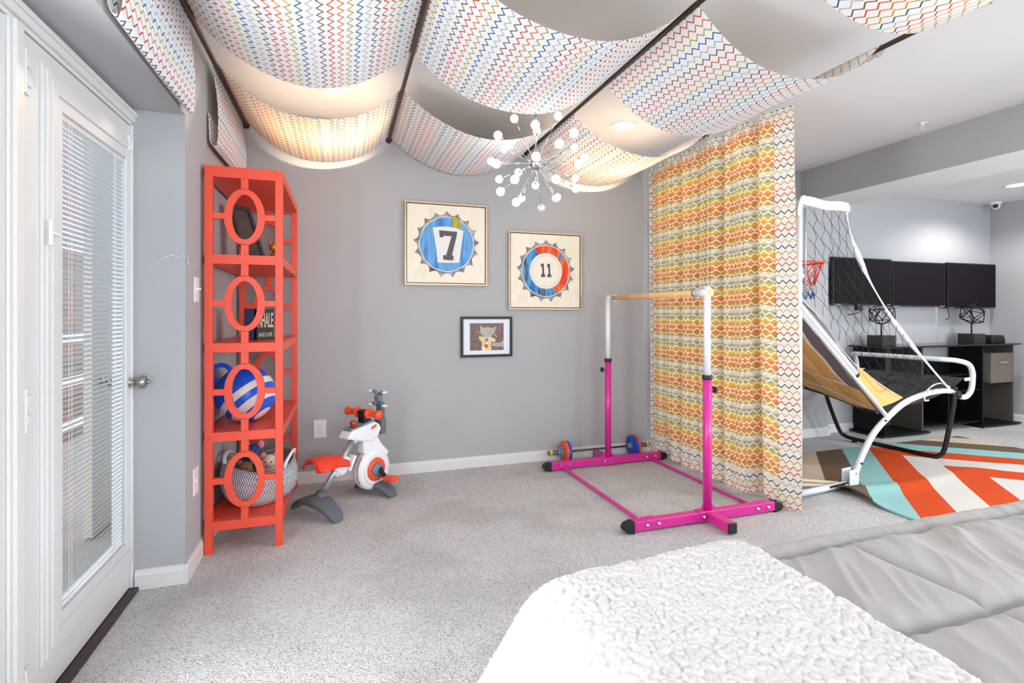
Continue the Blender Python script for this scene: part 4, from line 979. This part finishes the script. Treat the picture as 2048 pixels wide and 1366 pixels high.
# ------------------------------------------------------------ basketball arcade game
def hoops():
    A = math.radians(8); u = Vector((math.cos(A), math.sin(A), 0)); w = Vector((-u.y, u.x, 0)); o = Vector((3.45, 2.69, 0)); U = Vector((0, 0, 1))
    def p(t, z, W_=0): return o+u*t+w*W_+U*z
    T = thing('basketball_game', 'folding arcade basketball game with white tube frame and orange court ramp', 'basketball game', p(.4, 0, .4))
    Wm, Bk = M['whitem'], M['blackm']; WW = .85
    def smooth(pts, k=6):   # Catmull-Rom
        P = [Vector(q) for q in pts]; out = []
        for i in range(len(P)-1):
            a, b_, c, d = P[max(i-1, 0)], P[i], P[i+1], P[min(i+2, len(P)-1)]
            for j in range(k):
                s = j/k; out.append(.5*((2*b_)+(c-a)*s+(2*a-5*b_+4*c-d)*s*s+(3*b_-a-3*c+d)*s**3))
        out.append(P[-1]); return out
    arc = [(0, .055), (.08, .177), (.234, .34), (.426, .451), (.662, .545), (.948, .59), (1.20, .598), (1.372, .580), (1.50, .530), (1.60, .525), (1.68, .575), (1.705, .66), (1.70, .73)]
    near = [p(a, b_, 0) for a, b_ in arc]+[p(1.66, .795, .01), p(1.58, .825, .06), p(1.51, .832, .14)]
    far = [p(a, b_, WW+.12*max(0, a-.9)) for a, b_ in arc]+[p(1.66, .795, WW+.09), p(1.58, .825, WW+.06), p(1.51, .832, WW-.02)]
    MB().tube(smooth(near)+smooth(far[::-1]), .0215, 14).build('curved_rail', Wm, T)
    for W_ in (0, WW):
        MB().tube([p(-.66, .040, W_), p(-.02, .028, W_)], .021, 14).build('floor_tube', Wm, T)
        s = MB(); s.obox(p(-.20, .045, W_-.022), u*.10, w*.002, U*.006); s.build('slot_strip', M['black'], T)
        m = MB(); m.obox(p(-.035, .068, W_-.026), u*.055, w*.0025, U*.062).obox(p(-.035, .068, W_+.026), u*.055, w*.0025, U*.062).obox(p(-.035, .010, W_), u*.055, w*.026, U*.003); m.build('hinge_bracket', Wm, T, bevel=.002)
        m = MB()
        for (a, z) in ((-.015, .10), (-.15, .048), (.06, .16), (.36, .438)): m.lathe(p(a, z, W_-.022), -w, [(.009, 0), (.007, .007)], 12)
        m.build('bolt', M['black'], T)
        MB().tube([p(-.60, .03, W_), p(-.60, 1.94, W_)], .021, 14).build('upright_post', Wm, T)
        MB().tube([p(-.60, 1.255, W_), p(.428, .450, W_)], .0165, 14).build('ramp_support_tube', Wm, T)
        MB().tube([p(-.60, 1.275, W_-.01), p(-.30, 1.045, W_-.01), p(.02, .795, W_-.005)], .021, 14).tube([p(.018, .796, W_-.003), p(.035, .783, W_-.003)], .0235, 14).build('support_sleeve', Wm, T)
        MB().tube([p(.010, .803, W_-.003), p(.030, .787, W_-.003)], .0245, 14).build('sleeve_collar', M['black'], T)
        MB().obox(p(1.62, .67, W_+.0), u*.045, w*.006, U*.014).build('strap_tab', Wm, T, bevel=.004)
    for a, b_ in (((-.12, .03, .03), (-.66, .02, .55)), ((-.20, .025, .02), (-.66, .02, .34))):
        MB().tube([p(a[0], a[1], a[2]), p(b_[0], b_[1], b_[2])], .014, 10).build('base_cross_tube', mat('beige_tube', rgb(214, 200, 176), .4), T)
    # black folding U leg
    leg = [p(1.34, .565, -.03), p(1.325, .30, .0), p(1.31, .10, .03), p(1.30, .045, .06), p(1.29, .030, .12), p(1.30, .030, .45), p(1.32, .030, .76), p(1.31, .045, .83), p(1.28, .10, .87), p(1.16, .32, .88), p(1.07, .50, .88)]
    MB().tube(smooth(leg, 5), .0185, 14).build('folding_leg', Bk, T)
    MB().lathe(p(1.36, .56, -.035), -w, [(.03, 0), (.032, .012), (.026, .025)], 16).obox(p(1.38, .60, -.01), u*.03, w*.01, U*.022).build('leg_knob', Bk, T)
    m = MB()
    for W_ in (.12, .74): m.obox(p(1.30, .014, W_), u*.02, w*.014, U*.012)
    m.build('leg_foot_pad', M['black'], T)
    # ramp cloth
    mc = bpy.data.materials.new('court_print_cloth'); mc.use_nodes = True; t = NT(mc); bs = t.nt.nodes['Principled BSDF']
    uv = t.n('ShaderNodeUVMap', uv_map='UVMap'); sp = t.n('ShaderNodeSeparateXYZ'); t.l(uv.outputs[0], sp.inputs[0]); cu, cv = sp.outputs[0], sp.outputs[1]
    plank = t.math('FRACT', t.math('MULTIPLY', cv, 9.0)); pk_ = t.math('FLOOR', t.math('MULTIPLY', cv, 9.0))
    wn = t.n('ShaderNodeTexWhiteNoise', noise_dimensions='1D'); t.l(pk_, wn.inputs['W'])
    wood = t.mix(wn.outputs[0], rgb(226, 172, 98), rgb(248, 208, 140))
    mp = t.n('ShaderNodeMapping'); mp.inputs['Scale'].default_value = (5, 90, 1); t.l(uv.outputs[0], mp.inputs[0])
    wood = t.mix(t.math('MULTIPLY', t.noise(1.0, mp.outputs[0], 4), .3), wood, rgb(196, 134, 66))
    wood = t.mix(t.math('LESS_THAN', plank, .05), wood, rgb(150, 100, 50))
    def band(src, lo, hi): return t.math('MULTIPLY', t.math('GREATER_THAN', src, lo), t.math('LESS_THAN', src, hi))
    grey, whit = rgb(112, 102, 108), rgb(232, 230, 228)
    wob = t.math('ADD', cv, t.math('MULTIPLY', t.math('SINE', t.math('MULTIPLY', cu, 8.0)), .012))
    # border along the near edge: grey with white piping, ends at the foul corner
    lim = t.math('LESS_THAN', cu, .09)
    c = t.mix(t.math('MULTIPLY', t.math('LESS_THAN', wob, .10), lim), wood, grey)
    c = t.mix(t.math('MULTIPLY', band(wob, .088, .112), t.math('LESS_THAN', cu, .09)), c, whit)
    c = t.mix(t.math('MULTIPLY', band(wob, -.035, -.008), lim), c, whit)
    c = t.mix(t.math('MULTIPLY', t.math('LESS_THAN', wob, -.155), lim), c, t.mix(.5, whit, rgb(226, 208, 186)))
    c = t.mix(t.math('MULTIPLY', band(wob, -.172, -.148), lim), c, whit)
    c = t.mix(band(cu, .49, .512), c, whit) if False else c
    xl = t.math('ADD', cu, t.math('MULTIPLY', cv, -.10))
    for a in (.05, .30): c = t.mix(t.math('MULTIPLY', band(xl, a, a+.036), band(wob, .10, .62)), c, whit)
    c = t.mix(t.math('MULTIPLY', band(xl, .52, .545), band(wob, .14, .42)), c, grey)
    t.l(c, bs.inputs['Base Color']); bs.inputs['Roughness'].default_value = .75
    # floor of the ramp, sagging between the tubes; front edge is further down on the far side
    nw, nt_ = 34, 40; G = np.zeros((nw, nt_, 3)); UV = np.zeros((nw, nt_, 2))
    fe = [(0, .30, .505), (.2, .435, .500), (.4, .579, .508), (.6, .66, .53), (.85, .70, .56)]
    for i in range(nw):
        W_ = WW*i/(nw-1); te_ = np.interp(W_, [q[0] for q in fe], [q[1] for q in fe]); ze = np.interp(W_, [q[0] for q in fe], [q[2] for q in fe])
        for j in range(nt_):
            s = j/(nt_-1); tt = -.58+(te_+.58)*s; z0 = 1.24; 
            z = z0+(ze-z0)*s+.05*(s*s-s)+.010*math.sin(s*17+W_*6)*math.sin(PI*s)
            z -= .05*math.sin(PI*W_/WW)*(1-.7*s)
            G[i, j] = p(tt, z, W_); UV[i, j] = (tt+.0, W_+.0)
    MB().grid(G, UV).build('court_ramp', mc, T)
    # near and far side walls of the ramp
    top = [(-.58, 1.352), (-.377, 1.225), (-.155, 1.015), (.05, .867), (.329, .722), (.50, .645), (.662, .583)]
    for W_, sgn in ((.012, 1), (WW-.012, -1)):
        n = 44; k = 8; G = np.zeros((n, k, 3)); UV = np.zeros((n, k, 2))
        for i in range(n):
            s = i/(n-1); tt = -.58+1.24*s; zt = np.interp(tt, [q[0] for q in top], [q[1] for q in top])
            zb = 1.245-.7845*(tt+.58) if tt < .30 else np.interp(tt, [.30, .36, .53, .662], [.555, .53, .552, .580])
            for j in range(k):
                q = j/(k-1); G[i, j] = p(tt, zb+(zt-zb)*q, W_+sgn*.010*math.sin(tt*14+q*2)*q+sgn*.012*q); UV[i, j] = (tt, -(zt-zb)*q if tt < 9 else 0)
        MB().grid(G, UV).build('ramp_side', mc, T)
        MB().tube([p(q[0], q[1], W_+sgn*.012) for q in top], .004, 8).build('side_binding', mat('cream_binding', rgb(232, 214, 190), .8), T)
    # black ball pocket
    mk = mat('black_mesh_cloth', rgb(34, 34, 36), .6, var=.5, vscale=18, col2=rgb(72, 76, 78), bump=.4, bscale=40)
    nw, ns_ = 22, 26; G = np.zeros((nw, ns_, 3))
    for i in range(nw):
        a = i/(nw-1); W_ = .02+(WW-.04)*a; t0 = np.interp(W_, [0, .4, .85], [.30, .57, .69])
        for j in range(ns_):
            s = j/(ns_-1); tt = t0+(1.62-t0)*s
            rim = np.interp(tt, [.3, .55, .95, 1.37, 1.62], [.50, .53, .575, .60, .68])
            sag = .13*math.sin(PI*a)**.7*math.sin(PI*min(1, s*1.0))**.8+.03*math.sin(PI*s)
            G[i, j] = p(tt, rim-sag, W_)
    MB().grid(G).build('ball_pocket', mk, T)
    MB().tube([p(a, b_, W_) for a, b_, W_ in ((.30, .498, 0), (.435, .493, .2), (.579, .500, .4), (.66, .522, .6), (.70, .552, .85))], .012, 8).build('pocket_binding', M['black'], T)
    m = MB(); m.tube(smooth([p(.93, .62, -.02), p(1.05, .655, -.01), p(1.2, .66, 0), p(1.33, .62, 0)]), .006, 8).tube(smooth([p(.90, .585, -.02), p(.90, .545, -.02), p(.98, .54, -.01)]), .006, 8); m.build('tie_cord', mat('cream_cord', rgb(216, 208, 196), .8), T)
    # backboard with hoops
    m = MB(); m.obox(p(-.545, 1.715, WW/2), u*.009, w*(WW/2-.02), U*.225); m.build('backboard', M['black'], T, bevel=.004)
    m = MB(); m.tube([p(-.56, 1.95, 0), p(-.56, 1.95, WW)], .016, 12).tube([p(-.56, 1.48, 0), p(-.56, 1.48, WW)], .016, 12); m.build('backboard_crossbar', Wm, T)
    for Wc in (.20, .64):
        c = p(-.27, 1.592, Wc); r = .135; m = MB()
        m.tube([c+u*r*math.cos(k/28*2*PI)+w*r*math.sin(k/28*2*PI) for k in range(28)], .0075, 10, closed=True)
        m.tube([p(-.535, 1.592, Wc-.05), p(-.39, 1.592, Wc-.06)], .006, 8).tube([p(-.535, 1.592, Wc+.05), p(-.39, 1.592, Wc+.06)], .006, 8)
        m.tube([p(-.535, 1.54, Wc), p(-.40, 1.585, Wc)], .006, 8)
        H = m.build('hoop', M['orange'], T)
        cols = [(M['orange'], 0), (M['white'], 1), (mat('net_blue', rgb(40, 80, 140), .8), 2)]
        lv = [(.133, 0), (.112, -.06), (.092, -.12), (.078, -.165), (.074, -.21), (.080, -.26)]
        for mi, (mt, kk) in enumerate(((mat('net_red', rgb(224, 60, 50), .8), (0, 1, 2)), (M['white'], (2, 3)), (cols[2][0], (3, 4)))):
            nb = MB()
            for q in kk:
                if q >= len(lv)-1: continue
                (r0, h0), (r1, h1) = lv[q], lv[q+1]
                for k in range(12):
                    for dlt in (-.5, .5):
                        a0 = 2*PI*(k+(.5 if q % 2 else 0))/12; a1 = a0+2*PI*dlt/12
                        nb.tube([c+u*r0*math.cos(a0)+w*r0*math.sin(a0)+U*h0, c+u*r1*math.cos(a1)+w*r1*math.sin(a1)+U*h1], .0028, 5, caps=False)
            nb.build('hoop_net', mt, T)
    # padded top sleeve, strap and side net (each side)
    strap = [(-.100, 1.935), (-.057, 1.80), (.032, 1.646), (.172, 1.472), (.361, 1.284), (.593, 1.084), (.948, .84), (1.345, .575)]
    sl = mat('white_sleeve_cloth', rgb(222, 218, 212), .8, bump=.4, bscale=14)
    for W_, sgn in ((-.012, 1), (WW+.012, -1)):
        m = MB(); n = 20; Gd = np.zeros((n, 13, 3))
        for i in range(n):
            s = i/(n-1); tt = -.60+.515*s
            for j in range(13):
                a = 2*PI*j/12; hz = .034*(.6+.4*math.sin(PI*min(1, s*6)/2)); Gd[i, j] = p(tt+(.006*math.sin(a*2)), 1.968-.012*(1-s)*0+hz*math.sin(a)+(.006*math.sin(s*9)), W_+.016*math.cos(a))
        m.grid(Gd); m.add([Gd[0, j] for j in range(12)], [tuple(range(12))]).add([Gd[-1, j] for j in range(12)], [tuple(range(12))])
        m.build('top_sleeve', sl, T)
        if sgn > 0: MB().tube(smooth([p(-.56, 1.985, -.02), p(-.62, 1.97, -.035), p(-.655, 1.90, -.04), p(-.655, 1.86, -.04)], 4), .022, 10, sx=1, sy=.4).build('sleeve_end_flap', sl, T)
        sp_ = smooth([p(a, b_, W_) for a, b_ in strap], 5); nb = MB(); N = len(sp_); Gd = np.zeros((N, 2, 3))
        for i, q in enumerate(sp_):
            tw = math.sin(i/N*PI*5.0); wd = .012+.007*abs(tw); d = (sp_[min(i+1, N-1)]-sp_[max(i-1, 0)]).normalized(); nn = d.cross(w).normalized()
            dirv = (nn*(.75+.25*tw)+w*.5*tw).normalized(); Gd[i, 0] = q+dirv*wd; Gd[i, 1] = q-dirv*wd
        nb.grid(Gd); nb.build('net_strap', M['whitem'], T, solid=.003)
        MB().tube([p(-.535, 1.93, W_+.01*sgn), p(-.535, 1.36, W_+.01*sgn)], .006, 8).build('net_edge_cord', M['silver'], T)
        # net: slanting lines parallel to the ramp plus wavy uprights
        st, sz = [q[0] for q in strap], [q[1] for q in strap]
        def hi(tt): return 1.935 if tt <= -.10 else float(np.interp(tt, st, sz))
        def lo(tt): return float(np.interp(tt, [q[0] for q in top]+[1.34], [q[1] for q in top]+[.60]))
        nb = MB(); 
        for k in range(0, 22):
            run = []
            for i in range(120):
                tt = -.535+1.85*i/119; z = 1.42+.104*k-.79*(tt+.535)+.006*math.sin(tt*30+k)
                ok = lo(tt) < z < hi(tt)
                if ok: run.append(p(tt, z, W_+.01*sgn*math.sin(tt*5)))
                if (not ok or i == 119) and len(run) > 1: nb.tube(run[::2]+[run[-1]], .0014, 4, caps=False); run = []
                elif not ok: run = []
        for k in range(1, 21):
            tt = -.535+.088*k; a, b_ = lo(tt), hi(tt)
            if b_-a < .04: continue
            nb.tube([p(tt+.014*math.sin(i*1.9+k), a+(b_-a)*i/max(3, int((b_-a)/.035)), W_+.006*math.sin(i*1.3+k)) for i in range(max(3, int((b_-a)/.035))+1)], .0014, 4, caps=False)
        nb.build('side_net', M['net'], T)
hoops()
tag(MB().tube([(4.22, 3.86, .70), (4.27, 3.86, .62), (4.36, 3.86, .565), (4.47, 3.85, .555), (4.57, 3.83, .60), (4.60, 3.72, .66)], .004, 6).build('power_cable', M['black']), 'thin black cable looping in front of the wall beside the game', 'cable')
b = MB().box(4.315, 4.60, 3.893, 3.90, .60, 1.02).box(4.33, 4.585, 3.889, 3.893, .615, 1.005)
tag(b.build('access_panel', M['wall'], bevel=.002), 'grey painted access panel low on the wall beside the game', 'access panel')

# ------------------------------------------------------------ desk, screens, ornaments
def desk():
    T = thing('desk', 'long black open desk with shelves against the far back wall', 'desk', (6.08, 3.80, 0))
    Bk = mat('black_laminate', rgb(17, 17, 19), .45, spec=.2); tp = mat('black_glossy_top', rgb(24, 23, 27), .15, spec=.5); ta = mat('taupe_panel', rgb(88, 80, 76), .5)
    y0, y1 = 3.64, 3.965; H_ = .885
    # top with a gently bowed front
    fr = [(5.02, 3.60), (5.35, 3.585), (5.8, 3.60), (6.3, 3.60), (6.7, 3.57), (7.0, 3.585), (7.14, 3.60)]
    poly = fr+[(7.14, y1), (5.02, y1)]
    MB().prism(poly, (0, 0, H_), (1, 0, 0), (0, 1, 0), (0, 0, .018)).build('desk_top', tp, T, bevel=.004)
    for x, nm in ((5.09, Bk), (5.62, ta), (6.55, Bk), (7.06, ta)):
        MB().box(x, x+.016, y0, y1, .03, H_).build('upright_panel', nm, T, bevel=.001)
    MB().box(5.03, 5.68, 3.60, y1, .012, .03).build('base_board', Bk, T, bevel=.003)
    MB().box(6.50, 7.14, 3.60, y1, .012, .03).build('base_board', Bk, T, bevel=.003)
    MB().box(5.636, 6.55, y0+.02, y1, .055, .071).build('bottom_shelf', Bk, T)
    MB().box(5.636, 6.55, y0+.02, y1, .40, .414).build('middle_shelf', Bk, T)
    MB().box(5.636, 6.55, y0+.10, y1, .56, .574).build('upper_shelf', Bk, T)
    MB().box(6.566, 7.06, y0, y1, .46, .474).build('side_shelf', Bk, T)
    MB().box(5.106, 5.62, y1-.012, y1-.002, .03, H_).build('back_panel', ta, T)
    MB().box(5.636, 6.55, y1-.012, y1-.002, .071, .72).build('back_panel', Bk, T)
    MB().box(6.566, 7.06, y1-.012, y1-.002, .03, .46).build('back_panel', mat('taupe_panel_two', rgb(108, 100, 92), .6), T)
    MB().box(6.06, 6.075, y0+.03, y1-.02, .071, .40).build('divider', Bk, T)
    for x in (5.07, 5.64, 6.56, 7.10):
        for y in (3.63, 3.93): MB().lathe((x, y, 0), (0, 0, 1), [(.018, 0), (.020, .012)], 14).build('foot', M['silver'], T)
desk()
T = thing('storage_bin', 'taupe fabric storage bin on the right shelf of the black desk', 'storage bin', (6.84, 3.74, .474))
MB().box(6.66, 7.03, 3.62, 3.88, .4745, .80).build('bin', mat('taupe_fabric', rgb(112, 102, 94), .9, bump=.3, bscale=220), T, bevel=.006)
MB().box(6.80, 6.93, 3.612, 3.620, .688, .706).build('handle', M['silver'], T, bevel=.003)
sc = mat('dark_screen', rgb(26, 20, 26), .7, spec=.1)
for i, (x0, x1, z0, z1, yf, lb) in enumerate(((4.70, 5.525, 1.315, 1.805, 3.88, 'black flat screen mounted on the wall, leftmost of three, behind the basketball net'), (5.55, 6.375, 1.305, 1.79, 3.885, 'black flat screen mounted on the wall, middle of the three'), (6.40, 7.22, 1.29, 1.80, 3.88, 'black flat screen mounted on the wall, rightmost of three'))):
    T = thing('wall_screen', lb, 'screen', ((x0+x1)/2, YB, (z0+z1)/2), 'three wall mounted screens')
    MB().box(x0, x1, yf, yf+.035, z0, z1).build('casing', M['black'], T, bevel=.003)
    MB().box(x0+.012, x1-.012, yf-.002, yf, z0+.016, z1-.012).build('display', sc, T)
    MB().box((x0+x1)/2-.2, (x0+x1)/2+.2, yf+.035, YB-.001, z0+.12, z1-.12).build('wall_bracket', M['black'], T)
    MB().box(x0+.02, x0+.10, yf-.003, yf, z0+.004, z0+.010).box(x1-.10, x1-.02, yf-.003, yf, z0+.004, z0+.010).build('edge_light', M['silver'], T)
b = MB().tube([(5.02, 3.86, 1.32), (5.03, 3.84, 1.25), (4.96, 3.86, 1.225), (4.88, 3.87, 1.215)], .005, 6).box(4.98, 5.06, 3.84, 3.87, 1.26, 1.33)
tag(b.build('cable_bundle', M['black']), 'black cables dangling under the leftmost screen', 'cable')
tag(MB().tube([(6.40, 3.88, 1.30), (6.41, 3.87, 1.20), (6.37, 3.86, 1.17), (6.33, 3.86, 1.165)], .005, 6).build('cable', M['black']), 'black cable hanging under the rightmost screen', 'cable')
def sculpture(x, z, lbl, seed, tilt):
    T = thing('geometric_sculpture', lbl, 'sculpture', (x, 3.78, z), 'wire sculptures on the desk')
    MB().box(x-.095, x+.095, 3.70, 3.86, z, z+.105).build('block_base', mat('dark_block', rgb(42, 38, 38), .3), T, bevel=.002)
    c = Vector((x+.01, 3.78, z+.315)); m = MB()
    MB().tube([(x, 3.78, z+.105), (x, 3.78, z+.215)], .007, 10).build('stem', M['blackm'], T)
    phi = (1+5**.5)/2; V = [Vector(q).normalized()*.125 for q in [(0, 1, phi), (0, 1, -phi), (0, -1, phi), (0, -1, -phi), (1, phi, 0), (1, -phi, 0), (-1, phi, 0), (-1, -phi, 0), (phi, 0, 1), (phi, 0, -1), (-phi, 0, 1), (-phi, 0, -1)]]
    Rm = Matrix.Rotation(seed, 3, 'Z') @ Matrix.Rotation(tilt, 3, 'X')
    V = [Rm @ v for v in V]; V.sort(key=lambda q: q.z); V[0] = Vector((-.01, 0, -.102))
    for i in range(12):
        for j in range(i+1, 12):
            if (V[i]-V[j]).length < .155: m.tube([c+V[i], c+V[j]], .0045, 6)
    for a, b_ in ((0, 7), (1, 9), (3, 11)): m.tube([c+V[a], c+V[b_]], .004, 6)
    m.build('wire_polyhedron', M['blackm'], T)
sculpture(5.235, .903, 'black wire polyhedron sculpture on the left part of the desk, behind the net', .3, .5)
sculpture(6.62, .903, 'black wire polyhedron sculpture on the right part of the desk', 1.1, .9)
T = thing('desk_speaker', 'small black speaker on the right end of the desk', 'speaker', (6.94, 3.75, .903))
MB().prism([(-.115, 0), (.115, 0), (.12, .02), (.09, .085), (-.095, .088), (-.115, .06)], (6.94, 3.70, .903), (1, 0, 0), (0, 0, 1), (0, .1, 0)).build('housing', M['black'], T, bevel=.012, seg=3)
MB().lathe((7.02, 3.699, .975), (0, -1, 0), [(.004, 0), (.003, .001)], 8).build('status_light', M['silver'], T)

# ------------------------------------------------------------ ceiling fittings
T = thing('dome_camera', 'small white dome camera in the far ceiling corner', 'security camera', (7.18, 3.86, 2.52))
c = Vector((7.18, 3.86, 2.52))
MB().lathe(c, (0, 0, -1), [(.055, 0), (.055, .012), (.048, .03)], 28).build('base', M['white'], T)
MB().ball(c-Vector((0, 0, .045)), .042, 22, 14).build('ball', M['white'], T)
d = (Vector((0, 0, 1.2))-c).normalized(); MB().lathe(c-Vector((0, 0, .045))+d*.034, d, [(.024, 0), (.024, .006), (.012, .0075)], 20).build('lens', M['black'], T)
T = thing('ceiling_sprinkler', 'small white sprinkler head on the ceiling right of the curtain', 'sprinkler', (4.139, 2.68, ZC_)); c = Vector((4.139, 2.68, ZC_))
MB().lathe(c, (0, 0, -1), [(.032, 0), (.030, .005), (.012, .007), (.009, .025)], 24).build('escutcheon', M['white'], T)
m = MB().tube([c+Vector((-.012, 0, -.02)), c+Vector((-.014, 0, -.035)), c+Vector((0, 0, -.05))], .003, 8).tube([c+Vector((.012, 0, -.02)), c+Vector((.014, 0, -.035)), c+Vector((0, 0, -.05))], .003, 8).lathe(c-Vector((0, 0, .05)), (0, 0, -1), [(.02, 0), (.021, .002)], 20)
m.build('deflector', M['white'], T)
